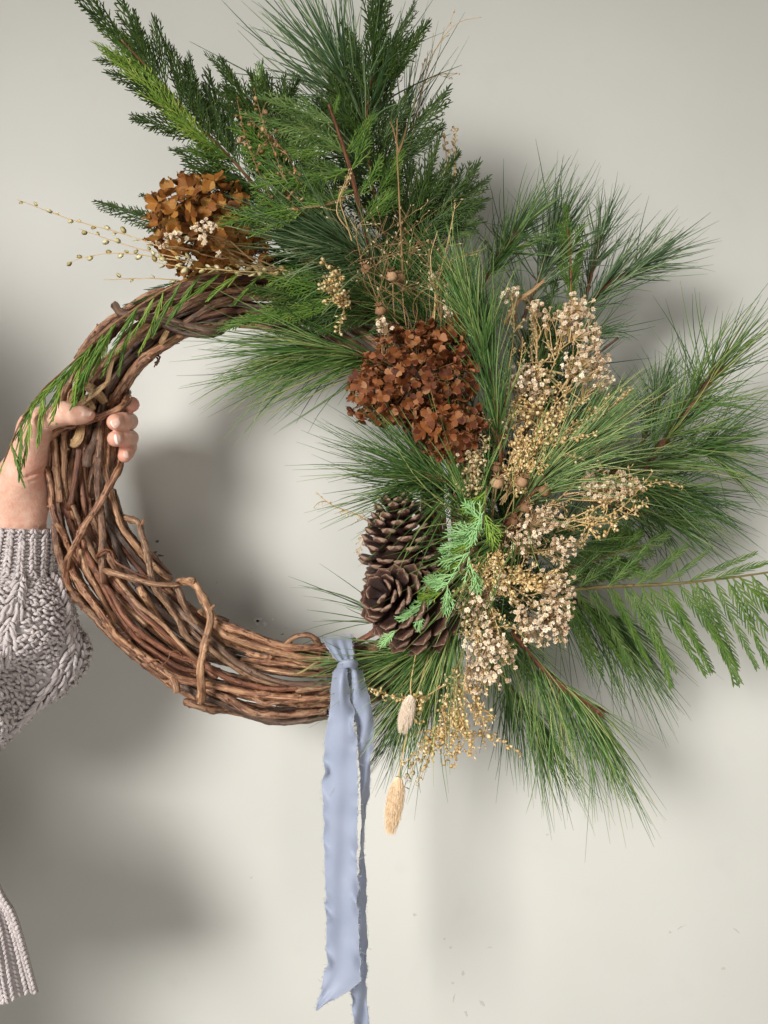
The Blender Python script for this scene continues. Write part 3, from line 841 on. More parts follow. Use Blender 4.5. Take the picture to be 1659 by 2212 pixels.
def knit_tube(axis, radii, name, col_w, row_h, pattern, fold=None, rng=None, ends=(False, False), vis=None):
    """a knitted tube: a thick base sheet and the yarn stitches on it"""
    L = np.linalg.norm(np.diff(axis, axis=0), axis=1).sum()
    n = max(8, int(L / .006)); k = 96
    ax = spl(np.hstack([axis, np.asarray(radii)[:, None]]), n)
    p, r = ax[:, :3], ax[:, 3]
    T, A, B = frames(p)

    def surf(u, th, lift=0.0):
        """u in 0..1 along the tube"""
        fi = u * (n - 1); i = np.clip(np.floor(fi).astype(int), 0, n - 2); f = (fi - i)[:, None]
        c = p[i] * (1 - f) + p[i + 1] * f
        a = nrm(A[i] * (1 - f) + A[i + 1] * f); b = nrm(B[i] * (1 - f) + B[i + 1] * f); t = nrm(T[i] * (1 - f) + T[i + 1] * f)
        rad = (r[i] * (1 - f[:, 0]) + r[i + 1] * f[:, 0])
        if fold is not None:
            rad = rad + fold(u, th)
        nr_ = np.cos(th)[:, None] * a + np.sin(th)[:, None] * b
        return c + nr_ * (rad + lift)[:, None], nr_, t, np.cross(nr_, t), rad
    uu = np.repeat(np.linspace(0, 1, n), k); tt = np.tile(np.arange(k) * 2 * math.pi / k, n)
    v, *_ = surf(uu, tt, -.0018 * np.ones_like(uu))
    vi, *_ = surf(uu, tt, -.0045 * np.ones_like(uu))
    i = np.arange(n - 1)[:, None] * k; j = np.arange(k)[None, :]; j2 = (j + 1) % k
    q = np.stack([i + j, i + j2, i + k + j2, i + k + j], -1).reshape(-1, 4)
    N = n * k
    lip = np.stack([j[0], N + j[0], N + j2[0], j2[0]], 1)
    lip2 = np.stack([(n - 1) * k + j[0], (n - 1) * k + j2[0], N + (n - 1) * k + j2[0], N + (n - 1) * k + j[0]], 1)
    g = MB()
    org = np.array(person.location)
    g.add(np.vstack([v, vi]) - org, np.vstack([q, q[:, ::-1] + N, lip, lip2]))
    base = g.obj(name, M['wool_in'], person)
    # stitches
    rows = int(L / row_h)
    rmax = r.max()
    cols = int(2 * math.pi * rmax / col_w)
    I, J = np.meshgrid(np.arange(rows), np.arange(cols), indexing='ij')
    I = I.ravel(); J = J.ravel()
    u = (I + .5) / rows; th = (J + .5) / cols * 2 * math.pi
    ang, ln, rad, lift, hump, du, dth = pattern(u, th, I, J, rows, cols, rng)
    u2 = np.clip(u + du, 0, 1); th2 = th + dth
    pc, nn, t, c, _ = surf(u2, th2, lift)
    keep = np.ones(len(u), bool) if vis is None else vis(pc, nn)
    pc, nn, t, c, ang, ln, rad, hump = pc[keep], nn[keep], t[keep], c[keep], ang[keep], ln[keep], rad[keep], hump[keep]
    dr = np.cos(ang)[:, None] * t + np.sin(ang)[:, None] * c
    sd_ = -np.sin(ang)[:, None] * t + np.cos(ang)[:, None] * c
    m = 6
    s = np.linspace(-.5, .5, m)
    bend = rng.normal(0, .10, len(pc))
    pts = pc[:, None, :] + dr[:, None, :] * (ln[:, None] * s)[..., None] + nn[:, None, :] * (hump[:, None] * np.cos(s * math.pi))[..., None] + sd_[:, None, :] * ((bend * ln)[:, None] * np.cos(s * math.pi))[..., None]
    rr = rad[:, None] * np.array([.45, .9, 1.05, 1.05, .9, .45])
    g = MB()
    strands(g, pts - org, rr, 6)
    # loose fibres that stand off the yarn
    nf = len(pc)
    ii = rng.integers(0, len(pc), nf)
    d2 = nrm(nn[ii] * .7 + rng.normal(0, .8, (nf, 3)))
    sv = np.linspace(0, 1, 4)
    fp = pc[ii][:, None, :] + d2[:, None, :] * (rng.uniform(.003, .0085, nf)[:, None] * sv)[..., None] + rng.normal(0, .0012, (nf, 1, 3)) * (sv ** 2)[None, :, None]
    strands(g, fp - org, np.array([[.00030, .00024, .00018, .00010]]) * np.ones((nf, 1)), 3)
    st = g.obj('knit_stitches', M['wool'], base)
    st['kind'] = 'stuff'
    return base


def in_view(p, n_):
    f = D / (D + p[:, 1])
    x = 829.5 + p[:, 0] * f / U
    y = 1106 - p[:, 2] * f / U
    view = nrm(np.array([0, -D, 0]) - p)
    return (x > -130) & (y < 2350) & ((n_ * view).sum(1) > -.35)


def make_sleeve():
    rng = np.random.default_rng(21)

    def rib(u, th, I, J, rows, cols, rng):
        # columns in groups of four: two raised legs of a V, two sunk
        g = J % 4
        up = g < 2
        ang = np.where(g == 0, .55, np.where(g == 1, -.55, np.where(g == 2, 1.35, -1.35))) + rng.normal(0, .12, len(u))
        ln = np.where(up, .0062, .0042) * rng.uniform(.88, 1.12, len(u))
        rad = np.where(up, .00170, .0012) * rng.uniform(.88, 1.12, len(u))
        lift = np.where(up, .0012, -.0014) + rng.normal(0, .0002, len(u))
        return ang, ln, rad, lift, np.full(len(u), .0008), rng.normal(0, .002, len(u)), rng.normal(0, .006, len(u))
    ax = PL([(52, 1141, -.006), (50, 1190, -.006), (46, 1244, -.008)])
    knit_tube(ax, np.array([58, 60.5, 66]) * U, 'sweater_cuff', .0031, .0040, rib, rng=rng, vis=in_view,
              fold=lambda u, th: .0012 * np.cos(th * 15) * 0 + .0012 * np.sin(th * 3 + 4 * u))

    def cable(u, th, I, J, rows, cols, rng):
        n = len(u)
        x = th / (2 * math.pi) * 6.0
        band = (x % 1.0)
        isc = band < .27
        w = band / .27
        ph = (u * 8.5 + np.floor(x) * .37) % 1.0
        over = np.where(w < .5, 1, -1)
        ang = np.where(isc, over * (.30 + .22 * np.sin(ph * 2 * math.pi)) + rng.normal(0, .08, n), np.where((I + J) % 2 == 0, 1.12, -1.12) + rng.normal(0, .22, n))
        ln = np.where(isc, .0125, .0070) * rng.uniform(.85, 1.2, n)
        rad = np.where(isc, .0021, .0019) * rng.uniform(.85, 1.15, n)
        rib_ = np.sin(np.clip(w, 0, 1) * 2 * math.pi) ** 2
        lift = np.where(isc, .0026 * rib_ + .0004, 0.0) + rng.normal(0, .0004, n) - np.where((band > .27) & (band < .31) | (band > .96), .0012, 0)
        hump = np.where(isc, .0012, .0014)
        return ang, ln, rad, lift, hump, rng.normal(0, .25 / rows, n), rng.normal(0, .25 * 2 * math.pi / cols, n)

    def folds(u, th):
        f = .0060 * np.sin(3 * th + 9 * u) * np.minimum(1, u * 6) + .0050 * np.sin(5 * th - 17 * u + 1) * np.minimum(1, u * 6) + .006 * np.cos(2 * th + 24 * u) * np.minimum(1, u * 5)
        return f * np.clip(u * 4, 0, 1)
    ax = PL([(47, 1234, -.008), (42, 1262, -.008), (22, 1320, -.010), (-14, 1415, -.014), (-110, 1500, -.040), (-260, 1520, -.10), (-430, 1500, -.18)])
    knit_tube(ax, np.array([60, 106, 142, 154, 152, 145, 135]) * U, 'sweater_sleeve', .0053, .0048, cable, fold=folds, rng=rng, vis=in_view)


make_sleeve()


def make_hem():
    """the front edge of the sweater hanging into the lower corner"""
    rng = np.random.default_rng(8)
    edge = spl(PL([(-30, 1840, -.10), (2, 1925, -.10), (30, 1972, -.10), (52, 2040, -.10), (66, 2095, -.10), (80, 2146, -.10)]), 40)
    back = spl(PL([(-330, 1780, -.07), (-330, 1900, -.07), (-330, 1990, -.07), (-330, 2060, -.07), (-330, 2110, -.07), (-330, 2190, -.07)]), 40)

    def surf(a, b):
        """a along the edge, b inwards from it"""
        fi = a * 39; i = np.clip(fi.astype(int), 0, 38); f = (fi - i)[:, None]
        e = edge[i] * (1 - f) + edge[i + 1] * f
        k = back[i] * (1 - f) + back[i + 1] * f
        p = e * (1 - b[:, None]) + k * b[:, None]
        p[:, 1] += .010 * np.sin(b * 26 + a * 2) * np.minimum(1, b * 12) - .012 * np.sin(np.minimum(1, b * 9) * math.pi / 2)
        p[:, 2] += .006 * np.sin(b * 19) * a
        return p
    na, nb = 40, 60
    a = np.repeat(np.linspace(0, 1, na), nb); b = np.tile(np.linspace(0, 1, nb), na)
    p = surf(a, b)
    q0 = p + np.array((0, .004, 0))
    i = np.arange(na - 1)[:, None] * nb; j = np.arange(nb - 1)[None, :]
    q = np.stack([i + j, i + j + 1, i + nb + j + 1, i + nb + j], -1).reshape(-1, 4)
    N = na * nb
    e0 = np.arange(na - 1) * nb
    rim = np.stack([e0, e0 + nb, N + e0 + nb, N + e0], 1)
    b0 = (na - 1) * nb + np.arange(nb - 1)
    rim2 = np.stack([b0, b0 + 1, N + b0 + 1, N + b0], 1)
    g = MB(); org = np.array(person.location)
    g.add(np.vstack([p, q0]) - org, np.vstack([q, q[:, ::-1] + N, rim, rim2]))
    base = g.obj('sweater_hem', M['wool_in'], person)
    La = np.linalg.norm(np.diff(edge, axis=0), axis=1).sum()
    rows = int(La / .0042); cols = 40
    I, J = np.meshgrid(np.arange(rows), np.arange(cols), indexing='ij'); I = I.ravel(); J = J.ravel()
    a = (I + .5) / rows; b = (J + .35) / cols * .75
    p = surf(a, b); eps = .004
    ta = nrm(surf(np.minimum(a + eps, 1), b) - surf(np.maximum(a - eps, 0), b)); tb = nrm(surf(a, b + eps) - surf(a, np.maximum(b - eps, 0)))
    nn = nrm(np.cross(ta, tb)); nn = nn * np.sign(-nn[:, 1:2])
    cord = J < 3
    rib = (J % 4) < 2
    ang = np.where(J % 2 == 0, .5, -.5) + rng.normal(0, .12, len(a))
    dr = np.cos(ang)[:, None] * ta + np.sin(ang)[:, None] * tb
    lift = np.where(cord, .0016, np.where(rib, .0010, -.0002))
    s = np.linspace(-.5, .5, 6)
    ln = np.where(cord, .0066, .0062) * rng.uniform(.85, 1.15, len(a))
    pts = (p + nn * lift[:, None])[:, None, :] + dr[:, None, :] * (ln[:, None] * s)[..., None] + nn[:, None, :] * (.001 * np.cos(s * math.pi))[None, :, None]
    rr = np.where(cord, .0018, .0015)[:, None] * np.array([.45, .9, 1.05, 1.05, .9, .45])
    g = MB(); strands(g, pts - org, rr, 6)
    st = g.obj('knit_stitches', M['wool'], base); st['kind'] = 'stuff'


make_hem()


def make_torso():
    """unseen sweater body the hem belongs to, added and shaped to shade the wall"""
    rng = np.random.default_rng(12)
    zz = np.array([-.60, -.52, -.40, -.2, 0, .15, .27, .34, .385, .40])
    rx = np.array([.250, .262, .272, .262, .238, .222, .200, .150, .080, .012])
    ry = np.array([.120, .130, .140, .142, .138, .132, .115, .085, .05, .01])
    n, k = 60, 48
    z = np.linspace(zz[0], zz[-1], n)
    a = np.interp(z, zz, rx); b = np.interp(z, zz, ry)
    th = np.arange(k) * 2 * math.pi / k
    w = 1 + .02 * np.sin(th * 9)[None] * np.clip((.1 - z) / .5, 0, 1)[:, None] + .012 * np.sin(z * 23)[:, None] * np.sin(th * 2)[None]
    p = np.stack([-.83 + a[:, None] * np.cos(th)[None] * w, -.24 + b[:, None] * np.sin(th)[None] * w, np.repeat(z[:, None], k, 1)], -1)
    i = np.arange(n - 1)[:, None] * k; j = np.arange(k)[None]; j2 = (j + 1) % k
    g = MB()
    g.add(p.reshape(-1, 3) - np.array(person.location), np.stack([i + j, i + j2, i + k + j2, i + k + j], -1).reshape(-1, 4))
    m, nt, bs = mat('wool_body', .9, .05)
    tc = node(nt, 'ShaderNodeTexCoord')
    v = node(nt, 'ShaderNodeTexVoronoi'); v.inputs['Scale'].default_value = 170
    nt.links.new(tc.outputs['Object'], v.inputs['Vector'])
    r = ramp(nt, [(0, (0.56, 0.51, 0.49)), (1, (0.34, 0.31, 0.30))]); nt.links.new(v.outputs['Distance'], r.inputs[0]); nt.links.new(r.outputs[0], bs.inputs['Base Color'])
    bump(nt, bs, v.outputs['Distance'], .8, .004)
    g.obj('unseen_sweater_body', m, person)  # out of view; its outline is set by the shade it casts


make_torso()
# ------------------------------------------------------------------ builders for the greenery
BACK = WALL_Y - 0.006


def clampy(p):
    p[..., 1] = np.minimum(p[..., 1], BACK)
    return p


def pine(label, path, col, L=190, n=70, ang=(22, 48), sweep=None, grav=0.10, flat=0.75, t0=0.15, tipn=16, per=3, seed=1, r=.0021, bud=True, stem='twig', nr=.00053, depth=0.0, curl=.16, stem_on=True):
    rng = np.random.default_rng(seed)
    n = int(n * .82)
    tipn = int(tipn * .65)
    pp = PL(path, depth)
    root = thing('pine_branch', label, 'pine branch', pp[0], 'pine branches around the wreath')
    n_s = 40
    p = spl(pp, n_s)
    T, A, B = frames(p)
    stem_l = np.linalg.norm(np.diff(p, axis=0), axis=1).sum()
    g = MB()
    rr = r * (1.15 - .45 * np.linspace(0, 1, n_s)) * (1 + .08 * np.sin(np.arange(n_s) * 1.3))
    tube(g, p - pp[0], rr, 7, rough=.12, rng=rng, seed_off=seed)
    # fascicles
    t = np.concatenate([t0 + (1 - t0) * rng.random(n) ** .85, 1 - .06 * rng.random(tipn)])
    tip = np.concatenate([np.zeros(n, bool), np.ones(tipn, bool)])
    i = np.clip((t * (n_s - 1)).astype(int), 0, n_s - 1)
    az = rng.uniform(0, 2 * math.pi, len(t))
    al = np.radians(np.where(tip, rng.uniform(2, ang[0] + 6, len(t)), rng.uniform(ang[0], ang[1] + 9, len(t))))
    side = np.cos(az)[:, None] * A[i] + np.sin(az)[:, None] * B[i]
    d = np.cos(al)[:, None] * T[i] + np.sin(al)[:, None] * side
    d[:, 1] *= flat
    if sweep is not None:
        d = d + np.array(sweep)[None, :] * rng.uniform(.6, 1.3, len(t))[:, None]
    d = nrm(d)
    base = p[i] + side * r * .8
    # brown sheaths
    pg = np.stack([base, base + d * .0035 + T[i] * .001, base + d * .008], 1)
    strands(g, pg - pp[0], np.array([[.0009, .0008, .0005]]) * np.ones((len(t), 1)), 4)
    g.obj('stem', M[stem], root)
    # needles
    d5 = np.repeat(d, per, 0); b5 = np.repeat(base, per, 0); T5 = np.repeat(T[i], per, 0)
    N = len(d5)
    d5 = nrm(d5 + rng.normal(0, .155, (N, 3)))
    ln = L * U * np.repeat(rng.uniform(.68, 1.08, len(t)), per) * rng.uniform(.88, 1.06, N) * np.where(rng.random(N) < .12, rng.uniform(.3, .75, N), 1)
    m = 7
    s = np.linspace(0, 1, m)
    lat = rng.normal(0, .14, (N, 3))
    lat2 = rng.normal(0, .085, (N, 3))
    pts = b5[:, None, :] + (ln[:, None] * s)[..., None] * d5[:, None, :] + (ln[:, None] * s ** 2)[..., None] * (T5 * curl + lat + np.array((0, 0, -grav - .03)))[:, None, :] + (ln[:, None] * s ** 3)[..., None] * lat2[:, None, :]
    pts = clampy(pts)
    rad = nr * rng.uniform(.8, 1.2, N)[:, None] * np.array([.75, 1, 1, 1, .9, .65, .22])
    g = MB(); strands(g, pts - pp[0], rad, 3)
    o = g.obj('needles', M['needle_' + col], root); o['kind'] = 'stuff'
    if bud:
        g = MB()
        q = spl([p[-1] - T[-1] * .001, p[-1] + T[-1] * .012], 7)
        tube(g, q - pp[0], np.array([.8, 1.25, 1.3, 1.1, .8, .45, .12]) * r * 1.05, 8, rough=.1, rng=rng)
        for k_ in range(9):
            a = k_ * 2.4; e = p[-1] + T[-1] * .001 * k_
            sd = A[-1] * math.cos(a) + B[-1] * math.sin(a)
            q = np.stack([e + sd * r * .9, e + sd * r * 1.5 + T[-1] * .003, e + sd * r * 1.25 + T[-1] * .007])
            tube(g, q - pp[0], [.0006, .0005, .0001], 4)
        g.obj('bud', M['twig'], root)
    return root


FR = {}
FLEN = (.030, .052, .080, .115)


def frond_mesh(kind, style, cl, v):
    """one flat scale-leaf spray along +X in the XY plane, at its true size: style 0 lacy, 1 plain comb, 2 narrow hanging strand"""
    key = (kind, style, cl, v)
    if key in FR:
        return FR[key]
    rng = np.random.default_rng(100 + v * 17 + cl * 5 + style * 3)
    L = FLEN[cl]
    g = MB()
    m = 6
    s = np.linspace(0, 1, m)
    bend = rng.uniform(-.16, .16); dip = rng.uniform(-.18, .06)

    def curve(x):
        return np.stack([x, bend * x * x / L, dip * x * x / L], -1)
    strands_ref(g, curve(np.linspace(0, L, 14))[None], np.array([np.linspace(.0011, .0007, 14)]), 5, .6)
    P_, R_ = [], []
    nb = int(L / (.0022, .0027, .0032)[style])
    lmax = (min(.33 * L + .004, .027), min(.16 * L + .004, .0150), .0105)[style]
    for i in range(nb):
        x = L * (.04 + .95 * (i + rng.uniform(-.25, .25)) / nb)
        side = 1 if i % 2 else -1
        f = min(max(x / L, 0), 1)
        l = (lmax * min(1, .5 + f * 3) * (1 - f) ** (.70, .45, .4)[style] + .003) * rng.uniform(.78, 1.14)
        if rng.random() < .04:
            continue
        a = math.radians(rng.uniform(*((29, 40), (29, 39), (16, 27))[style]) - 8 * f)
        o = curve(np.array(x))
        fw = .22 * l
        xs = o[0] + l * s * math.cos(a) + fw * s ** 2
        ys = o[1] + side * (l * s * math.sin(a) - fw * .5 * s ** 2) + rng.normal(0, .05) * l * s ** 2
        zs = o[2] - .12 * l * s ** 2 + rng.normal(0, .10) * l * s
        P_.append(np.stack([xs, ys, zs], 1)); R_.append(np.array([.72, .95, 1, .95, .8, .4]) * (.00066, .00078, .00080)[style])
        if l > .0095 and style == 0:
            k2 = int(l / .0046)
            for k in range(k2):
                u = .25 + .70 * (k + rng.uniform(0, .5)) / max(1, k2)
                sd = side * (1 if k % 2 else -1)
                ll = l * .40 * (1 - u) + .0030
                b0 = np.array([np.interp(u, s, xs), np.interp(u, s, ys), np.interp(u, s, zs)])
                aa = side * a * .8 + sd * math.radians(34)
                P_.append(np.stack([b0[0] + ll * s * math.cos(aa), b0[1] + ll * s * math.sin(aa), b0[2] - .1 * ll * s], 1))
                R_.append(np.array([.7, .9, 1, .9, .75, .3]) * .00060)
    strands_ref(g, np.array(P_), np.array(R_), 4, .6)
    FR[key] = g.mesh('frond_' + kind, M[kind])
    return FR[key]


def strands_ref(mb, p, r, k, squash):
    """like strands() for pieces lying in the XY plane: wide in the plane, thin across it"""
    N, Mn, _ = p.shape
    T = nrm(np.gradient(p, axis=1))
    A = nrm(np.cross(T, np.array((0, 0, 1.0))))
    B = np.cross(T, A)
    th = np.arange(k) * 2 * math.pi / k
    ring = p[:, :, None, :] + r[:, :, None, None] * (np.cos(th)[None, None, :, None] * A[:, :, None, :] + squash * np.sin(th)[None, None, :, None] * B[:, :, None, :])
    idx = np.arange(N * Mn * k).reshape(N, Mn, k)
    a = idx[:, :-1, :]; b = np.roll(a, -1, 2); c = idx[:, 1:, :]; d = np.roll(c, -1, 2)
    mb.add(ring.reshape(-1, 3), np.stack([a, b, d, c], -1).reshape(-1, 4))


def cedar(label, path, kind, n=10, lf=110, ang=42, sides=(1, 1), start=.12, end=.97, droop=0.0, tip=True, tw='cedar_twig', r=.0020, seed=1, wid=1.0, jit=.22, extra=(), depth=0.0, prof=(.75, 1.0, .45), face=(0, -1, 0), kinds=None, style=0):
    rng = np.random.default_rng(seed)
    pp = PL(path, depth)
    root = thing('cedar_sprig', label, 'cedar sprig', pp[0], 'cedar sprigs around the wreath')
    m = 40
    p = spl(pp, m)
    T, _, _ = frames(p)
    g = MB()
    tube(g, p - pp[0], r * (1.1 - .65 * np.linspace(0, 1, m)), 7, rough=.06, rng=rng, seed_off=seed)
    g.obj('stem', M[tw], root)
    fc = np.array(face, float)

    def place(b, d, l, w, kd):
        nr_ = nrm(-fc * -1 + rng.normal(0, jit, 3))
        R = basis(d, -nr_ if rng.random() < .5 else nr_)
        cl = int(np.argmin(np.abs(np.log(np.array(FLEN) / l))))
        sc = l / FLEN[cl]
        tipy = b[1] + d[1] * l
        if tipy > BACK:
            d = d.copy(); d[1] -= (tipy - BACK) / l; R = basis(d, nr_)
        link('frond', frond_mesh(kd, style, cl, int(rng.integers(0, 5))), root, m4(R, b - pp[0], (sc, sc * w * rng.uniform(.85, 1.15), sc)))
    for si, on in ((1, sides[0]), (-1, sides[1])):
        if not on:
            continue
        k = int(round(n * on))
        for j in range(k):
            t = start + (end - start) * (j + .5 * (si < 0) + rng.uniform(-.2, .2)) / k
            t = min(max(t, 0), .99)
            i = int(t * (m - 1))
            u = (t - start) / (end - start)
            l = lf * U * np.interp(u, [0, .5, 1], prof) * rng.uniform(.85, 1.15)
            S = nrm(np.cross(T[i], fc)) * si
            a = math.radians(ang + rng.uniform(-7, 7))
            d = nrm(T[i] * math.cos(a) + S * math.sin(a) + rng.normal(0, .10, 3) + np.array((0, 0, -droop)))
            kd = kind if kinds is None else kinds[int(rng.integers(len(kinds)))]
            place(p[i], d, l, wid, kd)
    if tip:
        place(p[-1] - T[-1] * .003, T[-1], lf * U * prof[2] * 1.5, wid, kind)
    for e in extra:
        a, b = P(*e[0]), P(*e[1])
        kd = e[3] if len(e) > 3 else kind
        place(a, (b - a) / np.linalg.norm(b - a), np.linalg.norm(b - a), (e[2] if len(e) > 2 else wid), kd)
    return root


def discs(mb, c, nrml, along, r, el=1.25, th=.35, k=7):
    """small flattened seeds: c, normal, long direction, radius"""
    N = len(c)
    nrml = nrm(nrml); al = nrm(along - nrml * (along * nrml).sum(1, keepdims=True)); ac = np.cross(nrml, al)
    a = np.arange(k) * 2 * math.pi / k
    rim = c[:, None, :] + r[:, None, None] * (el * np.cos(a)[None, :, None] * al[:, None, :] + np.sin(a)[None, :, None] * ac[:, None, :])
    top = c + nrml * (r * th)[:, None]; bot = c - nrml * (r * th)[:, None]
    v = np.concatenate([rim, top[:, None, :], bot[:, None, :]], 1)
    i = np.arange(k); j = (i + 1) % k
    f = np.vstack([np.stack([i, j, np.full(k, k)], 1), np.stack([j, i, np.full(k, k + 1)], 1)])
    t = (f[None] + (np.arange(N) * (k + 2))[:, None, None]).reshape(-1, 3)
    mb.add(v.reshape(-1, 3), None, t)


M['seed_gold'] = island_mat('golden_seed', [(0, (0.56, 0.36, 0.13)), (.5, (0.80, 0.58, 0.27)), (1, (0.92, 0.77, 0.47))], .6, .25, .05, 200, .15)
M['seed_cream'] = island_mat('cream_seed', [(0, (0.50, 0.36, 0.16)), (.5, (0.66, 0.52, 0.28)), (1, (0.80, 0.68, 0.44))], .6, .25, .15, 200, .15)
M['seed_green'] = island_mat('yellow_green_seed', [(0, (0.38, 0.30, 0.11)), (.4, (0.68, 0.60, 0.28)), (1, (0.84, 0.77, 0.48))], .55, .3, .15, 200, .2, 'object')
M['seed_tan'] = island_mat('tan_seed', [(0, (0.26, 0.14, 0.055)), (.5, (0.44, 0.26, 0.11)), (1, (0.62, 0.42, 0.22))], .6, .25, .1, 200, .2)


def peppergrass(label, stems, seed=1, kind='seed_gold', r=.0026, step=.0020, ped=.0044, t0=.25, side=6, sl=55, curl=.3, droop=.0, stalk='straw', depth=-.05, sr=.00055, group='dried golden seed sprigs'):
    """a dried seed sprig: stalks that branch, a small flat seed on every hair-thin foot stalk"""
    rng = np.random.default_rng(seed)
    o0 = P(*stems[0][0]) if len(stems[0][0]) > 2 else P(*stems[0][0], depth)
    root = thing('seed_sprig', label, 'dried sprig', o0, group)
    g = MB(); sd = MB()
    lines = []
    for st in stems:
        p = spl(PL(st, depth), 24)
        lines.append((p, t0, 1.0))
        L = np.linalg.norm(np.diff(p, axis=0), axis=1).sum()
        T = nrm(np.gradient(p, axis=0))
        for j in range(side):
            i = int(rng.uniform(.15, .92) * 23)
            d = nrm(T[i] + rng.normal(0, .75, 3))
            l = sl * U * rng.uniform(.5, 1.2)
            s = np.linspace(0, 1, 10)[:, None]
            b1 = rng.normal(0, curl, 3); b2 = rng.normal(0, curl, 3)
            q = p[i] + l * (d * s + b1 * s ** 2 + b2 * s ** 3 * .8 + np.array((0, 0, -droop)) * s ** 2)
            lines.append((clampy(q), .1, .75))
    for p, a, sc in lines:
        n = len(p)
        strands(g, (p - o0)[None], np.array([np.linspace(sr * 1.5 * sc, sr * .5, n)]), 4)
        L = np.linalg.norm(np.diff(p, axis=0), axis=1).sum()
        k = int(L * (1 - a) / step)
        if k < 1:
            continue
        u = a + (1 - a) * (np.arange(k) + rng.random(k)) / k
        x = u * (n - 1); i = np.clip(x.astype(int), 0, n - 2); f = (x - i)[:, None]
        b = p[i] * (1 - f) + p[i + 1] * f
        T = nrm(p[np.minimum(i + 1, n - 1)] - p[i])
        d = nrm(T * .7 + rng.normal(0, .6, (k, 3)))
        l = ped * rng.uniform(.6, 1.2, k) * (1 - .4 * u)
        e = b + d * l[:, None]
        mid = (b + e) / 2 + rng.normal(0, .0005, (k, 3))
        strands(g, np.stack([b, mid, e], 1) - o0, np.full((k, 3), .00028), 3)
        ok = rng.random(k) < .86
        rr = r * rng.uniform(.7, 1.15, k) * (1 - .35 * u)
        discs(sd, (e + d * rr[:, None])[ok] - o0, rng.normal(0, 1, (k, 3))[ok], d[ok], rr[ok])
    g.obj('stalk', M[stalk], root)
    s = sd.obj('seeds', M[kind], root); s['kind'] = 'stuff'
    return root


FL = []
M['flower'] = island_mat('cream_flower', [(0, (0.66, 0.50, 0.33)), (.5, (0.84, 0.70, 0.50)), (1, (0.93, 0.84, 0.67))], .7, .2, .05, 300, .2, 'object')
M['flower_eye'] = island_mat('flower_cup', [(0, (0.52, 0.34, 0.20)), (1, (0.66, 0.48, 0.31))], .7, .2, 0, 300, .2, 'object')


def flower_mesh(v):
    while len(FL) <= v:
        rng = np.random.default_rng(300 + len(FL))
        g = MB()
        R = .0026
        for layer, (cnt, tilt, rad) in enumerate(((6, 15, 1.0), (5, 42, .85), (4, 68, .6))):
            for i in range(cnt):
                a = i * 2 * math.pi / cnt + layer * .5 + rng.normal(0, .15)
                e = math.radians(tilt + rng.normal(0, 7))
                d = np.array((math.cos(a) * math.cos(e), math.sin(a) * math.cos(e), math.sin(e)))
                w = np.array((-math.sin(a), math.cos(a), 0)) * R * .42
                up = np.cross(w, d); up = up / np.linalg.norm(up) * -R * .14
                l = R * rad * rng.uniform(.85, 1.15)
                q = np.stack([d * l * .15 - w * .35, d * l * .15 + w * .35, d * l * .7 + w - up, d * l + w * .25, d * l - w * .25, d * l * .7 - w - up, d * l * .65 + up])
                g.add(q, None, [(0, 1, 6), (1, 2, 6), (2, 3, 6), (3, 4, 6), (4, 5, 6), (5, 0, 6)], mat=0)
        q = spl([(0, 0, -.0030), (0, 0, -.0012), (0, 0, .0004)], 4)
        tube(g, q, [.0004, .0011, .0015, .0009], 5, mat=1)
        FL.append(g.mesh('flower', [M['flower'], M['flower_eye']], False))
    return FL[v]


def babys(label, base, blobs, seed=1, stalk='straw_brown', size=1.0, nodes=7, depth=-.05, thick=.02, via=None):
    """sprig of tiny dried cream flowers: blobs = (x, y, rx, ry, count[, depth])"""
    rng = np.random.default_rng(seed)
    o0 = P(*base)
    root = thing('dried_flower_sprig', label, 'dried flowers', o0, 'sprigs of tiny dried cream flowers')
    g = MB()
    for bl in blobs:
        x, y, rx, ry, cnt = bl[:5]
        cnt = int(cnt * 1.55)
        dp = bl[5] if len(bl) > 5 else depth
        c = P(x, y, dp)
        q = rng.normal(0, 1, (cnt, 3)); q = nrm(q) * (rng.random((cnt, 1)) ** .42)
        pts = c + q * np.array((rx * U, thick, ry * U))
        hub = c + (o0 - c) / max(np.linalg.norm(o0 - c), .02) * min(.035, np.linalg.norm(o0 - c) * .6) + rng.normal(0, .003, 3)
        mids = hub + (c - hub) * .6 + rng.normal(0, .35, (nodes, 3)) * np.array((rx * U, thick, ry * U))
        pth = [o0, (o0 + hub) / 2 + rng.normal(0, .006, 3), hub]
        if via:
            pth = [o0] + [P(*v_) for v_ in via] + [hub]
        tube(g, spl(pth, 14) - o0, np.linspace(.0011, .0007, 14), 5)
        for mpt in mids:
            strands(g, (spl([hub, (hub + mpt) / 2 + rng.normal(0, .002, 3), mpt], 6) - o0)[None], np.array([np.linspace(.0006, .0004, 6)]), 4)
        dd = ((pts[:, None] - mids[None]) ** 2).sum(2)
        src = mids[dd.argmin(1)]
        md = (src + pts) / 2 + rng.normal(0, .0012, (cnt, 3))
        strands(g, np.stack([src, md, pts], 1) - o0, np.full((cnt, 3), .00033), 3)
        for i in range(cnt):
            z = nrm(pts[i] - src[i] + np.array((0, -.004, .001)) + rng.normal(0, .005, 3))
            R = basis(np.cross(z, rng.normal(0, 1, 3)), z)
            link('flower', flower_mesh(int(rng.integers(0, 4))), root, m4(R, pts[i] - o0, size * rng.uniform(.65, 1.15)))
    g.obj('stalk', M[stalk], root)
    return root


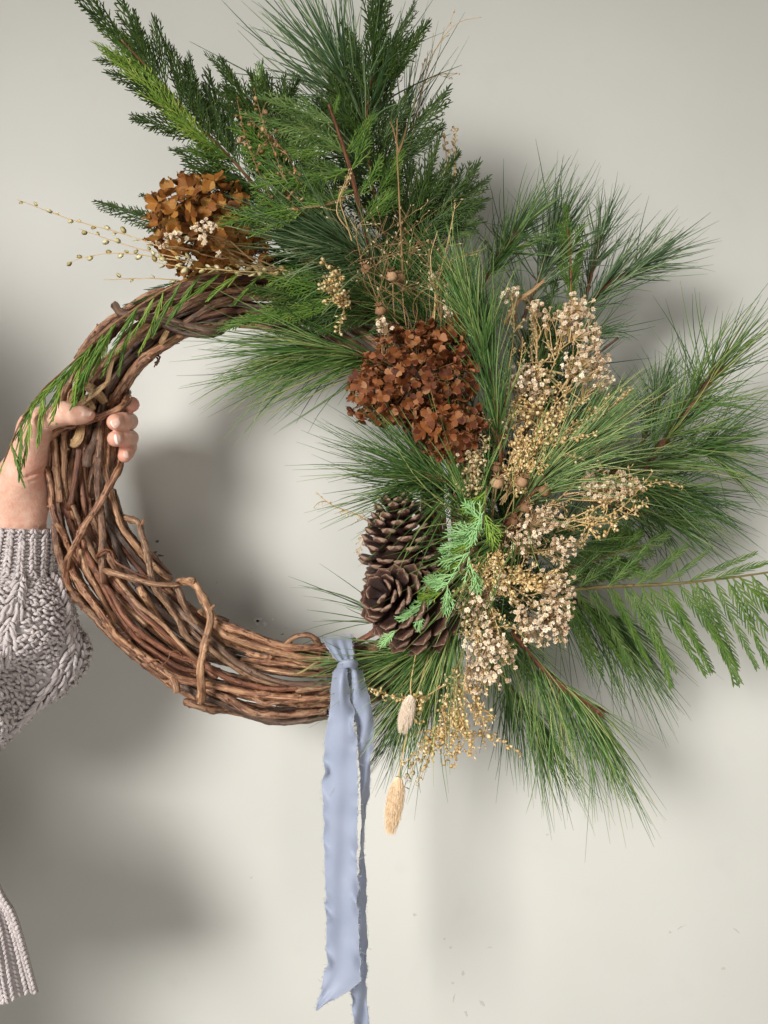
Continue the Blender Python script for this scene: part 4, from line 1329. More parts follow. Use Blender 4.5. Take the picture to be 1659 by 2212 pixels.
def petal_mat(name, stops, edge):
    m, nt, b = mat(name, .55, .25)
    src = node(nt, 'ShaderNodeObjectInfo').outputs['Random']
    tc = node(nt, 'ShaderNodeTexCoord')
    nz = noise(nt, tc.outputs['Object'], 160, 4, .6)
    ma = node(nt, 'ShaderNodeMath', operation='MULTIPLY_ADD'); nt.links.new(nz.outputs[0], ma.inputs[0]); ma.inputs[1].default_value = .5
    sb = node(nt, 'ShaderNodeMath', operation='SUBTRACT'); nt.links.new(src, sb.inputs[0]); sb.inputs[1].default_value = .25
    nt.links.new(sb.outputs[0], ma.inputs[2])
    r = ramp(nt, stops); nt.links.new(ma.outputs[0], r.inputs[0])
    at = node(nt, 'ShaderNodeAttribute', attribute_name='flow')
    sp = node(nt, 'ShaderNodeSeparateXYZ'); nt.links.new(at.outputs['Vector'], sp.inputs[0])
    rr = ramp(nt, [(.72, (0, 0, 0)), (1, (1, 1, 1))]); nt.links.new(sp.outputs[0], rr.inputs[0])
    mk = node(nt, 'ShaderNodeMath', operation='MULTIPLY'); mk.inputs[1].default_value = .4; nt.links.new(rr.outputs[0], mk.inputs[0])
    c = mixc(nt, mk.outputs[0], r.outputs[0], edge)
    # veins fan out along the petal
    wv = node(nt, 'ShaderNodeMath', operation='SINE')
    wm = node(nt, 'ShaderNodeMath', operation='MULTIPLY'); wm.inputs[1].default_value = 26; nt.links.new(sp.outputs[1], wm.inputs[0]); nt.links.new(wm.outputs[0], wv.inputs[0])
    nt.links.new(c, b.inputs['Base Color'])
    bump(nt, b, wv.outputs[0], .25, .0004)
    tr = node(nt, 'ShaderNodeBsdfTranslucent'); nt.links.new(c, tr.inputs[0])
    mx = node(nt, 'ShaderNodeMixShader'); mx.inputs[0].default_value = .16
    nt.links.new(b.outputs[0], mx.inputs[1]); nt.links.new(tr.outputs[0], mx.inputs[2])
    nt.links.new(mx.outputs[0], nt.nodes['Material Output'].inputs[0])
    return m


M['petal_rust'] = petal_mat('petal_rust', [(0, (0.075, 0.018, 0.006)), (.5, (0.185, 0.052, 0.014)), (.85, (0.28, 0.098, 0.028)), (1, (0.42, 0.21, 0.10))], (0.50, 0.24, 0.13))
M['petal_amber'] = petal_mat('petal_amber', [(0, (0.125, 0.038, 0.008)), (.4, (0.27, 0.098, 0.018)), (.72, (0.40, 0.17, 0.034)), (1, (0.40, 0.22, 0.055))], (0.34, 0.17, 0.06))
PT = {}


def petal_mesh(kind, v):
    if (kind, v) in PT:
        return PT[(kind, v)]
    rng = np.random.default_rng(500 + v)
    nu, nv = 7, 6
    cup, tw, cr = rng.uniform(-.25, .55), rng.uniform(-.5, .5), rng.uniform(-.6, .6)
    u = np.linspace(0, 1, nu)[:, None]; w = np.linspace(-1, 1, nv)[None, :]
    hw = .47 * np.sqrt(np.maximum(1 - np.abs(2 * (.03 + .97 * u) ** 1.15 - 1) ** 2.3, 0)) * (.62 + .38 * u ** .5) + .015
    x = u * (1 - .07 * w * w * u) + (.03 * np.cos(w * math.pi)) * (u > .9)
    y = hw * w * (1 + rng.normal(0, .035, (nu, nv)))
    z = cup * u ** 2 * .7 + .55 * abs(cup) * (w * hw) ** 2 * 1.6 + tw * w * hw * u + cr * .25 * np.sin(w * 4 + u * 5) * u * .35 + rng.normal(0, .034, (nu, nv)) * u
    z = z + rng.uniform(-.5, .5) * np.maximum(np.abs(w) - .35, 0) ** 1.5 * u * np.sign(w + .01)
    vtx = np.stack([x * (1 + rng.normal(0, .05, (1, nv))) + 0 * w, y, z], -1).reshape(-1, 3)
    fl = np.stack([np.maximum(u + 0 * w, np.abs(w) * np.sqrt(u) + 0 * u), np.arctan2(y, np.maximum(x, .05) + 0 * w), 0 * u + 0 * w], -1).reshape(-1, 3)
    i = np.arange(nu - 1)[:, None] * nv; j = np.arange(nv - 1)[None, :]
    g = MB(); g.add(vtx, np.stack([i + j, i + nv + j, i + nv + j + 1, i + j + 1], -1).reshape(-1, 4), None, fl)
    PT[(kind, v)] = g.mesh('petal', M[kind])
    return PT[(kind, v)]


M['pedicel'] = island_mat('hydrangea_stalk', [(0, (0.10, 0.045, 0.015)), (1, (0.21, 0.12, 0.045))], .6, .2)


def hydrangea(label, lobes, kind, n, size, seed=1, center=None, dens=1.0):
    """mophead: florets of four petals over a dome; lobes = (x, y, depth, rx, ry, rd, share)"""
    rng = np.random.default_rng(seed)
    o0 = P(*center)
    root = thing('hydrangea_head', label, 'hydrangea', o0, 'dried hydrangea heads')
    core = MB()
    pm = {}
    for (x, y, dp, rx, ry, rd, share) in lobes:
        c = P(x, y, dp)
        ax = np.array((rx * U, rd, ry * U))
        k = int(n * share)
        pts = []
        tries = 0
        while len(pts) < k and tries < 6000:
            tries += 1
            q = nrm(rng.normal(0, 1, 3))
            if q[1] > .45:
                continue
            a = c + q * ax * (rng.uniform(.86, 1.06) if len(pts) < k * .7 else rng.uniform(.5, .8))
            mind = size * (.62 if tries < 2500 else .45)
            if all(np.linalg.norm(a - b[0]) > mind for b in pts):
                pts.append((a, q))
        for a, q in pts:
            nr_ = nrm(q / ax * ax.mean() + rng.normal(0, .46, 3) + np.array((0, -.2, .05)))
            st = np.stack([o0 * .35 + c * .65 + rng.normal(0, .002, 3), (c + a) / 2 + rng.normal(0, .002, 3), a - nr_ * .0015])
            fo = MB()
            sp_ = spl(st[1:], 5)
            tube(fo, sp_ - a, np.linspace(.0007, .0005, 5), 5)
            tube(fo, np.stack([-nr_ * .001, nr_ * .0006]), [.0009, .0007], 6)
            R = basis(np.cross(nr_, rng.normal(0, 1, 3)), nr_)
            fl = link('floret', fo.mesh('floret', M['pedicel']), root, Matrix.Translation(Vector(a - o0)))
            a0 = rng.uniform(0, 1.6)
            s0 = size * .52 * rng.uniform(.82, 1.15)
            op = rng.uniform(-.25, .75)
            for j in range(4):
                th = a0 + j * math.pi / 2 + rng.normal(0, .10)
                dx = R[:, 0] * math.cos(th) + R[:, 1] * math.sin(th)
                dv = nrm(dx + nr_ * (op + rng.normal(0, .13)))
                zz = nrm(nr_ - dv * (nr_ @ dv) + np.cross(dv, nr_) * rng.normal(0, .2))
                R2 = basis(dv, zz)
                link('petal', petal_mesh(kind, int(rng.integers(0, 10))), fl, m4(R2, dv * .0006, s0 * rng.uniform(.85, 1.12)))
        for j in range(14):
            q = nrm(rng.normal(0, 1, 3)); q[1] = -abs(q[1]) * .6
            tube(core, spl(np.stack([o0, c * .6 + o0 * .4 + q * ax * .15, c + q * ax * .75]), 8) - o0, np.linspace(.0013, .0007, 8), 5)
    core.obj('stalk', M['pedicel'], root)
    return root


def scale_mat():
    m, nt, b = mat('cone_scale', .42, .45)
    at = node(nt, 'ShaderNodeAttribute', attribute_name='flow')
    sp = node(nt, 'ShaderNodeSeparateXYZ'); nt.links.new(at.outputs['Vector'], sp.inputs[0])
    tc = node(nt, 'ShaderNodeTexCoord')
    nz = noise(nt, tc.outputs['Object'], 6, 5, .65)
    ad = node(nt, 'ShaderNodeMath', operation='MULTIPLY_ADD'); nt.links.new(nz.outputs[0], ad.inputs[0]); ad.inputs[1].default_value = .22
    su = node(nt, 'ShaderNodeMath', operation='SUBTRACT'); su.inputs[1].default_value = .11; nt.links.new(sp.outputs[0], su.inputs[0])
    nt.links.new(su.outputs[0], ad.inputs[2])
    r = ramp(nt, [(.0, (0.016, 0.006, 0.004)), (.55, (0.034, 0.012, 0.007)), (.82, (0.070, 0.027, 0.016)), (.94, (0.15, 0.070, 0.044)), (1, (0.46, 0.31, 0.22))])
    nt.links.new(ad.outputs[0], r.inputs[0])
    nt.links.new(r.outputs[0], b.inputs['Base Color'])
    n2 = noise(nt, tc.outputs['Object'], 22, 4, .6)
    bump(nt, b, n2.outputs[0], .5, .02)
    return m


M['cone_scale'] = scale_mat()
_m, _nt, _b = mat('cone_core', .8, .1)
_b.inputs['Base Color'].default_value = (0.022, 0.010, 0.007, 1)
M['cone_core'] = _m
SC = []


def scale_mesh(v):
    """a woody scale, unit long along +X, +Z is its upper (inner) face"""
    while len(SC) <= v:
        rng = np.random.default_rng(700 + len(SC))
        st = np.array([0, .25, .5, .72, .86, .95, 1.0])
        hw = np.array([.08, .15, .24, .32, .355, .31, .17]) * rng.uniform(.92, 1.08)
        th = np.array([.035, .045, .06, .09, .12, .115, .06])
        zc = np.array([0, -.01, -.02, -.01, .025, .065, .095]) * rng.uniform(.7, 1.4)
        k = 8
        a = np.arange(k) * 2 * math.pi / k
        v_, f_ = [], []
        for x, w, t, z in zip(st, hw, th, zc):
            ca, sa = np.cos(a), np.sin(a)
            sy = np.sign(ca) * np.abs(ca) ** .8
            yy = w * sy
            zz = z + t * sa * np.where(sa < 0, 1.25, .65) + .35 * yy * yy * (1 if x < .9 else .6)
            v_.append(np.stack([np.full(k, x) - .12 * (x > .8) * np.abs(sy) ** 2 * .6, yy + rng.normal(0, .006, k), zz + rng.normal(0, .006, k)], 1))
            f_.append(np.stack([np.clip(x * .80 + .26 * np.abs(sy) ** 3 * (x > .6) + .10 * (x > .93), 0, 1), yy, zz], 1))
        n = len(st)
        i = np.arange(n - 1)[:, None] * k; j = np.arange(k)[None, :]; j2 = (j + 1) % k
        q = np.stack([i + j, i + j2, i + k + j2, i + k + j], -1).reshape(-1, 4)
        v_ = np.vstack(v_ + [[(1.035, 0, .115)]]); f_ = np.vstack(f_ + [[(1, 0, 0)]])
        t = [((n - 1) * k + p_, (n - 1) * k + (p_ + 1) % k, n * k) for p_ in range(k)]
        g = MB(); g.add(v_, q, t, f_)
        SC.append(g.mesh('scale', M['cone_scale']))
    return SC[v]


def pine_cone(label, base, tip, rmax, n, seed, swid=.0165, open_=1.0):
    rng = np.random.default_rng(seed)
    a, b = P(*base), P(*tip)
    ax = b - a; L = np.linalg.norm(ax); ax = ax / L
    R0 = basis(ax, (0.2, -.9, .3))
    u1, u2 = R0[:, 1], R0[:, 2]
    root = thing('pine_cone', label, 'pine cone', a, 'pine cones on the wreath')
    g = MB()
    p = np.stack([a + ax * L * t for t in np.linspace(.02, .93, 10)])
    tube(g, p - a, np.array([.42, .60, .64, .60, .54, .46, .38, .30, .20, .08]) * rmax * U, 10, rough=.08, rng=rng)
    g.obj('core', M['cone_core'], root)
    for i in range(n):
        t = (i + .5) / n
        t = t ** .92
        th = i * 2.39996
        prof = np.interp(t, [0, .12, .35, .6, .82, 1], [.62, .90, 1.0, .92, .74, .50])
        el = math.radians(np.interp(t, [0, .15, .5, .8, 1], [-30, -12, 10, 32, 58]) + rng.normal(0, 3)) * open_
        rad = u1 * math.cos(th) + u2 * math.sin(th)
        d = rad * math.cos(el) + ax * math.sin(el)
        up = ax * math.cos(el) - rad * math.sin(el)
        l = rmax * U * prof * rng.uniform(.94, 1.05)
        if t > .8:
            l = max(l, rmax * U * .42)
        o = a + ax * L * (t * .92) - d * .0
        w = swid * np.interp(t, [0, .2, .6, 1], [.85, 1.05, 1.0, .55]) / .64
        link('scale', scale_mesh(int(rng.integers(0, 5))), root, m4(basis(d, up), o - a, (l, w, max(w, .016) * .9)))
    return root
# ------------------------------------------------------------------ pine branches
pine('tallest pine branch, dark needles fanned beside the topmost cedar plume', [(838, 440, .03), (790, 300, .03), (744, 165, .035)], 'blue', 212, 120, (22, 70), (-.30, 0, 0), flat=.6, seed=1, tipn=34, grav=.02, nr=.00078)
pine('few long thin pine needles standing upright behind the top cedar', [(850, 450, .05), (868, 320, .055), (876, 250, .06)], 'blue', 180, 12, (4, 14), seed=2, tipn=6, per=4, grav=.0, bud=False)
pine('blue green pine branch sweeping across below the reddish cedar stick', [(840, 590, -.012), (780, 552, -.03), (712, 505, -.04)], 'blue', 205, 130, (14, 52), (-.40, -.05, .04), seed=3, grav=.04, bud=False)
pine('dark pine branch beneath the blue green one, beside the amber hydrangea', [(830, 610, .01), (760, 570, .0), (690, 560, .0)], 'deep', 165, 44, (12, 50), (-.3, 0, .0), seed=4, bud=False)
pine('pine branch with bare reddish tip drooping into the wreath opening', [(862, 790, -.02), (770, 768, -.036), (668, 746, -.042)], 'mid', 240, 120, (14, 36), (-.42, -.02, -.30), seed=5, grav=.16, tipn=4, nr=.0005)
pine('dark pine branch fanned into the wreath opening just above the upright pine cone', [(1012, 1062, -.035), (965, 1046, -.05), (915, 1026, -.055)], 'deep', 205, 105, (14, 58), (-.25, 0, .02), seed=6, grav=.05)
pine('upright green pine branch beside the rust hydrangea with long parallel needles', [(1085, 1030, -.05), (1074, 900, -.080), (1060, 800, -.080), (1048, 745, -.076)], 'deep', 165, 70, (4, 20), (-.05, -.05, .25), seed=7, grav=-.02, bud=False)
pine('green pine branch rising above the rust hydrangea', [(1062, 860, -.07), (1036, 740, -.085), (1010, 665, -.085)], 'mid', 150, 50, (8, 30), seed=8, grav=.0, bud=False)
pine('tangled pine branch between the rust hydrangea and the broken brown twig', [(1010, 790, .0), (990, 690, -.01), (965, 610, -.012)], 'mid', 165, 90, (16, 58), seed=9, bud=False)
pine('pine branch standing tallest over the cream flowers at the upper edge', [(1130, 690, .02), (1165, 600, .03), (1196, 525, .035)], 'blue', 150, 74, (16, 60), seed=10, grav=.0, tipn=26, bud=False)
pine('pine branch crowded against the dark cedar fan at the upper edge', [(1040, 620, .02), (1085, 550, .02), (1118, 500, .02)], 'deep', 125, 60, (16, 62), seed=11, grav=.02, tipn=20, bud=False)
pine('short pine shoot between the tall branch and the outward pointing one', [(1255, 690, .05), (1278, 590, .055), (1296, 515, .06)], 'blue', 105, 40, (12, 40), seed=12, grav=.0, tipn=14, bud=False)
pine('pine branch pointing outward like a brush above the bare dark twig', [(1248, 700, .03), (1300, 625, .04), (1385, 572, .05)], 'blue', 145, 64, (10, 36), seed=13, grav=.03, tipn=16, bud=False)
pine('sparse pine shoot just above the bare dark twig', [(1225, 745, .06), (1270, 725, .06), (1290, 715, .06)], 'blue', 115, 12, (8, 36), seed=14, bud=False, tipn=5)
pine('long pine branch with thick red brown stem at the outer edge', [(1392, 1010, .03), (1470, 905, .02), (1548, 803, .012)], 'mid', 185, 92, (18, 58), seed=15, grav=.05, tipn=20, r=.0034)
pine('pine branch spreading sideways under the thick red brown stem', [(1385, 1020, .05), (1465, 985, .05), (1545, 968, .05)], 'mid', 165, 62, (16, 52), seed=16, grav=.10, bud=False)
pine('pine branch running outward behind the small cream flower cluster', [(1170, 1065, .0), (1290, 1025, .02), (1395, 1005, .03)], 'mid', 195, 66, (10, 40), (.1, 0, .02), seed=17, grav=.06, bud=False)
pine('dark bushy pine branch beyond the cream flower cluster at the outer edge', [(1290, 1050, .05), (1400, 1058, .06), (1478, 1072, .06)], 'deep', 165, 84, (16, 54), seed=18, grav=.14, bud=False)
pine('dark pine branch hidden under the bushy one above the large cedar', [(1270, 1080, .06), (1370, 1105, .07), (1440, 1120, .07)], 'deep', 150, 54, (12, 46), seed=19, grav=.16, bud=False)
pine('pale pine branch with red stem bursting from behind the round seed heads', [(1090, 1140, -.04), (1145, 1068, -.062), (1232, 974, -.075)], 'pale', 205, 84, (8, 36), (.25, .05, .0), seed=20, grav=.05, r=.0036, tipn=26)
pine('small dark pine tuft set back near the wall beside the outer stem', [(1385, 965, .08), (1408, 900, .09), (1424, 850, .095)], 'blue', 105, 56, (14, 60), seed=21, grav=.0, tipn=18, bud=False)
pine('tiny pine tuft against its own shadow on the wall', [(1345, 950, .09), (1325, 905, .1), (1312, 885, .1)], 'mid', 62, 20, (14, 60), seed=22, bud=False, tipn=8)
pine('pine branch with red stem hanging lowest under the cream flowers', [(1105, 1365, .0), (1190, 1462, -.012), (1287, 1532, -.018)], 'mid', 190, 82, (18, 50), (-.02, 0, -.85), seed=23, grav=.30, tipn=14, r=.0030)
pine('dark pine branch hanging behind the lowest red stemmed branch', [(1065, 1430, .03), (1115, 1500, .04), (1170, 1560, .045)], 'deep', 165, 54, (14, 46), (-.05, 0, -.85), seed=24, grav=.3, bud=False)
pine('pine branch trailing down behind the fluffy bunny tails', [(1025, 1220, -.03), (995, 1320, -.04), (945, 1430, -.035)], 'mid', 235, 80, (8, 26), (-.12, 0, -.22), seed=25, grav=.05, bud=False)
pine('dark pine tuft hanging under the lower pine cone', [(950, 1400, -.01), (920, 1450, -.01), (895, 1490, -.01)], 'deep', 175, 30, (6, 30), (-.12, 0, -.45), seed=26, bud=False)
pine('dark drooping pine branch underneath the large cedar spray', [(1145, 1240, .05), (1245, 1300, .06), (1340, 1345, .07)], 'deep', 200, 72, (14, 46), (.06, 0, -.60), seed=27, grav=.32, bud=False)
pine('pine branch with split brown bud draped over the two cones', [(1160, 1120, -.04), (1110, 1148, -.065), (1074, 1170, -.075)], 'mid', 225, 44, (14, 72), (-.22, -.05, -.30), seed=28, grav=.08, tipn=10)
pine('loose pine needles crossing between the cones and the cream seed spikes', [(1035, 1200, -.05), (1018, 1120, -.06), (1000, 1050, -.065)], 'mid', 190, 44, (8, 52), seed=29, grav=.0, bud=False)
pine('few stray pine needles poking into the opening beside the lower cone', [(880, 1360, .0), (850, 1348, -.002), (826, 1340, -.004)], 'deep', 200, 8, (4, 16), seed=30, per=2, tipn=2, bud=False)
pine('pine branch lying along the vines between ribbon and lower cone', [(1000, 1320, -.03), (935, 1392, -.042), (880, 1412, -.045)], 'mid', 170, 40, (6, 30), (-.28, 0, .0), seed=31, grav=.02, bud=False)
pine('small pine tips poking out over the vines left of the ribbon', [(800, 1425, -.03), (770, 1428, -.036), (745, 1430, -.04)], 'pale', 100, 8, (6, 34), (-.2, 0, .0), seed=32, bud=False, tipn=5, per=3)
pine('dark tangled pine branch behind the small round seed heads at the top', [(985, 790, .0), (910, 690, -.01), (862, 610, -.014)], 'deep', 160, 110, (18, 74), seed=33, bud=False)
pine('green pine branch in the gap under the golden seed tangle', [(890, 710, -.01), (825, 655, -.022), (765, 615, -.026)], 'mid', 125, 80, (16, 66), seed=34, bud=False)

pine('short pine branch filling the gap behind the middle cream flowers', [(1130, 960, .01), (1150, 860, .01), (1160, 790, .01)], 'deep', 150, 54, (12, 44), seed=35, bud=False, grav=.0)
pine('dark pine branch behind the rust hydrangea\'s lower lobe', [(1050, 1120, .0), (1010, 1010, .0), (975, 930, .0)], 'deep', 160, 50, (14, 60), seed=36, bud=False, grav=.0)

# ------------------------------------------------------------------ cedar sprigs
cedar('long cedar plume with bright twisted tip reaching up to the corner', [(665, 575, .012), (575, 435, .004), (500, 343, -.002), (425, 268, -.008), (335, 165, -.014), (262, 85, -.02)], 'cedar_dark', 13, 150, 34, (1, .55), .22, .97,
      seed=1, prof=(1.0, .95, .55), wid=.8, extra=(
          ((432, 300, -.012), (212, 48, -.02), .75, 'cedar_bright'), ((400, 262, -.012), (236, 92, -.03), .75, 'cedar_bright'), ((350, 185, -.014), (238, -2, -.018), .9, 'cedar_dark'), ((455, 318, -.01), (330, 200, -.03), .9, 'cedar_bright'),
          ((480, 330, -.008), (385, 262, -.03), .9, 'cedar_bright'), ((500, 345, -.005), (420, 300, -.025), 1.0, 'cedar'), ((330, 165, -.016), (205, 92, -.03), .6, 'cedar_bright'), ((300, 135, -.016), (198, 38, -.02), .6, 'cedar'),
          ((520, 370, .0), (408, 310, -.01), .9, 'cedar'), ((455, 300, -.006), (395, 130, .0), .9), ((510, 350, .0), (430, 148, .01), .9)))
cedar('cedar sprig on a straight reddish stick with broad fronds', [(812, 590, -.015), (785, 480, -.03), (752, 350, -.04), (710, 226, -.046)], 'cedar_dusty', 0, 100, tip=False, tw='twig', r=.0032, seed=2, jit=.3, extra=(
    ((742, 320, -.04), (520, 335, -.05), 1.15, 'cedar'), ((735, 295, -.042), (515, 262, -.05), 1.2, 'cedar_dusty'), ((726, 268, -.042), (560, 205, -.05), 1.1, 'cedar_dusty'), ((755, 365, -.038), (545, 392, -.05), 1.1, 'cedar'),
    ((768, 410, -.036), (590, 452, -.045), 1.0, 'cedar'), ((745, 330, -.04), (640, 255, -.055), 1.0, 'cedar_dusty'), ((745, 340, -.04), (812, 245, -.04), .8, 'cedar'), ((756, 370, -.038), (800, 300, -.045), .8, 'cedar'),
    ((770, 430, -.034), (838, 345, -.04), .9, 'cedar'), ((785, 480, -.03), (842, 405, -.04), .9, 'cedar'), ((720, 250, -.044), (732, 205, -.045), .6, 'cedar'), ((760, 390, -.036), (660, 345, -.05), 1.0, 'cedar_dusty')))
cedar('olive cedar sprig behind the tan seed stalks', [(665, 480, .016), (610, 350, .014), (560, 250, .012), (520, 195, .01)], 'cedar_dark', 9, 140, 30, (1, 1), .1, .95, seed=3, kinds=['cedar_dark', 'cedar_dark', 'cedar'], wid=.9, extra=(
    ((560, 265, .0), (463, 134, .0), .9), ((590, 300, .0), (545, 148, .0), .9), ((610, 320, .0), (598, 160, .0), .9), ((600, 330, -.005), (505, 262, -.01), 1., 'cedar'), ((640, 380, -.005), (520, 330, -.01), 1, 'cedar')))
cedar('topmost dark cedar branch running off the upper edge', [(838, 540, .02), (806, 410, .02), (792, 270, .02), (806, 130, .015)], 'cedar_dark', 9, 150, 30, (1, 1), .08, .95, seed=4, prof=(.9, 1, .8), wid=1.0, extra=(
    ((802, 170, .012), (812, -22, .01), .7), ((806, 165, .012), (852, -25, .008), .8), ((812, 180, .012), (905, 8, .0), .8), ((820, 190, .012), (932, 38, -.005), .8), ((800, 220, .012), (740, 90, .02), .7), ((838, 215, .012), (880, 60, .0), .8),
    ((845, 335, .01), (985, 204, .01), 1.0), ((850, 360, .01), (958, 262, .01), .9), ((810, 300, .0), (700, 210, .0), .9), ((800, 330, -.005), (745, 240, -.01), .9), ((830, 300, .005), (890, 190, .005), .9), ((815, 420, -.01), (880, 330, -.02), 1, 'cedar'),
    ((820, 470, -.015), (868, 395, -.02), 1, 'cedar')))
cedar('dark cedar fan spreading over the upper pine needles', [(860, 600, .0), (920, 500, -.004), (985, 428, -.006)], 'cedar_dark', 6, 120, 34, (1, 1), .1, .95, seed=5, extra=(
    ((930, 480, -.008), (1066, 398, -.012), .9), ((905, 470, -.008), (985, 318, -.01), .9), ((895, 470, -.008), (940, 285, -.008), .8), ((950, 465, -.008), (1055, 432, -.015), .9), ((880, 500, -.008), (890, 350, -.008), .9),
    ((955, 450, -.008), (1030, 345, -.01), .9), ((900, 520, -.012), (1000, 470, -.02), .9), ((930, 500, -.012), (1040, 468, -.02), .9)))
cedar('small cedar tip sticking out beside the amber hydrangea', [(450, 500, .03), (400, 490, .028), (345, 478, .026)], 'cedar_dusty', 0, 80, tip=False, seed=6, kinds=['cedar_dusty'], extra=(((415, 492, .028), (195, 455, .02), 1.0, 'cedar_dark'), ((430, 480, .03), (300, 432, .02), .8, 'cedar_dark'), ((440, 510, .03), (330, 500, .025), .8, 'cedar_dark')))
cedar('dark cedar tip rising above the amber hydrangea', [(640, 470, .02), (570, 430, .02), (520, 415, .018)], 'cedar_dark', 0, 80, tip=False, seed=7, extra=(((545, 428, .018), (388, 362, .012), .9), ((575, 435, .018), (450, 352, .014), .8), ((590, 440, .016), (500, 380, .0), .9), ((600, 450, .016), (470, 425, -.01), 1.0)))
cedar('bright cedar frond lying over the edge of the amber hydrangea', [(745, 430, -.04), (690, 445, -.05), (620, 452, -.056)], 'cedar_bright', 0, 80, tip=False, seed=8, tw='green_twig', jit=.15, extra=(((650, 450, -.054), (472, 468, -.066), 1.1, 'cedar'), ((700, 442, -.05), (545, 432, -.055), 1.0, 'cedar'), ((660, 450, -.054), (540, 500, -.06), .8, 'cedar_bright'), ((720, 440, -.046), (610, 400, -.05), 1.0, 'cedar_dusty')))
cedar('long cedar strand trailing along the top of the vine wreath down past the thumb', [(700, 606, -.03), (600, 592, -.040), (480, 588, -.044), (400, 606, -.046), (310, 655, -.046), (230, 712, -.046), (170, 772, -.052), (122, 815, -.056), (84, 852, -.062), (50, 902, -.068), (27, 950, -.070), (8, 998, -.070)],
      'cedar_bright', 19, 128, 26, (0, 1), .05, .98, droop=.40, r=.0017, seed=9, wid=.9, style=2, prof=(.55, 1.05, .75), kinds=['cedar_bright', 'cedar', 'cedar'], extra=(
          ((430, 600, -.03), (325, 622, -.02), .6, 'cedar_dark'), ((360, 628, -.03), (272, 664, -.02), .6, 'cedar_dark'), ((300, 660, -.046), (205, 800, -.056), .9, 'cedar'), ((250, 700, -.046), (140, 862, -.066), .9, 'cedar'), ((200, 745, -.05), (90, 890, -.07), .9, 'cedar'),
          ((215, 735, -.05), (165, 858, -.06), .9, 'cedar'), ((180, 770, -.052), (146, 880, -.066), .9, 'cedar_bright'), ((140, 810, -.060), (104, 918, -.088), .9, 'cedar_bright'), ((150, 790, -.054), (70, 880, -.066), .9, 'cedar'), ((90, 846, -.062), (30, 960, -.072), .8, 'cedar'), ((120, 820, -.058), (58, 905, -.07), .8, 'cedar_bright')))
cedar('deep green cedar fronds laid over the top end of the bare vines', [(800, 660, -.02), (740, 645, -.035), (660, 640, -.042)], 'cedar', 0, 90, tip=False, seed=10, jit=.15, extra=(
    ((715, 640, -.042), (465, 698, -.05), .95, 'cedar'), ((740, 640, -.04), (540, 648, -.048), 1.05, 'cedar_dark'), ((730, 655, -.042), (520, 706, -.05), .85, 'cedar'), ((770, 660, -.036), (590, 700, -.045), 1.0, 'cedar_dark'),
    ((720, 625, -.04), (565, 612, -.046), 1.0, 'cedar'), ((800, 680, -.03), (660, 712, -.04), 1.0, 'cedar_dark'), ((690, 600, -.036), (600, 585, -.04), .9, 'cedar')))
cedar('pale mint cedar sprig hanging in front of the pine cones', [(1052, 1050, -.085), (1036, 1150, -.092), (980, 1250, -.10), (910, 1320, -.108), (852, 1366, -.112)], 'cedar_mint', 13, 58, 34, (1, .3), .04, .95, tw='green_twig', r=.0012, seed=11, wid=1.0, prof=(1.1, 1.1, .5), jit=.22,
      kinds=['cedar_mint', 'cedar_mint', 'cedar_bright'], extra=(((1042, 1130, -.09), (1012, 1085, -.1), 1.2), ((1040, 1150, -.09), (968, 1148, -.1), 1.2), ((1032, 1165, -.09), (950, 1190, -.1), 1.1), ((960, 1262, -.1), (920, 1248, -.11), 1.0)))
cedar('large open cedar spray stretching to the outer edge', [(1180, 1280, .0), (1300, 1268, .012), (1440, 1262, .02), (1560, 1250, .022), (1690, 1232, .02)], 'cedar_dusty', 23, 228, 58, (1, 0), .06, .97, tw='green_twig', r=.0022, seed=12, wid=.95, prof=(.85, 1.1, .85), jit=.12, droop=.22, tip=True, style=1,
      kinds=['cedar_dusty', 'cedar'], extra=(((1250, 1272, .012), (1330, 1196, .01), .9), ((1310, 1268, .012), (1405, 1190, .01), .9), ((1372, 1264, .016), (1490, 1180, .015), .8), ((1430, 1262, .02), (1540, 1196, .02), .75), ((1488, 1256, .02), (1625, 1195, .02), .75, 'cedar'),
                                            ((1540, 1252, .02), (1680, 1200, .02), .75, 'cedar'), ((1400, 1262, .02), (1470, 1192, .02), .8), ((1215, 1275, .006), (1285, 1190, .0), .9)))
cedar('cedar spray behind the cream flowers just above the large open one', [(1170, 1245, .02), (1270, 1215, .03), (1385, 1178, .03)], 'cedar_dusty', 7, 110, 34, (1, 1), .15, .95, seed=13, tw='green_twig', kinds=['cedar', 'cedar_dusty'])
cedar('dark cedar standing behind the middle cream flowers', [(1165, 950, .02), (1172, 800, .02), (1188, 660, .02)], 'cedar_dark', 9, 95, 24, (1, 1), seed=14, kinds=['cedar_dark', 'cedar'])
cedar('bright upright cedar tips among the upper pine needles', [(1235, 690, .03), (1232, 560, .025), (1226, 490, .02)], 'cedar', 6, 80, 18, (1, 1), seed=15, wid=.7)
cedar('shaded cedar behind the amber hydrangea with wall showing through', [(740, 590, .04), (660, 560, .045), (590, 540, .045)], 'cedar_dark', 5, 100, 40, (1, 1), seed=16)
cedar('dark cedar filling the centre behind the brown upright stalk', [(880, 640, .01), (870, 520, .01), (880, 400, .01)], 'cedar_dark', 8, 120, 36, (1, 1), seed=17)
cedar('dark cedar tucked behind the reddish stick', [(760, 600, .02), (700, 500, .02), (650, 420, .02)], 'cedar_dark', 8, 130, 40, (1, 1), seed=18, kinds=['cedar_dark', 'cedar'])

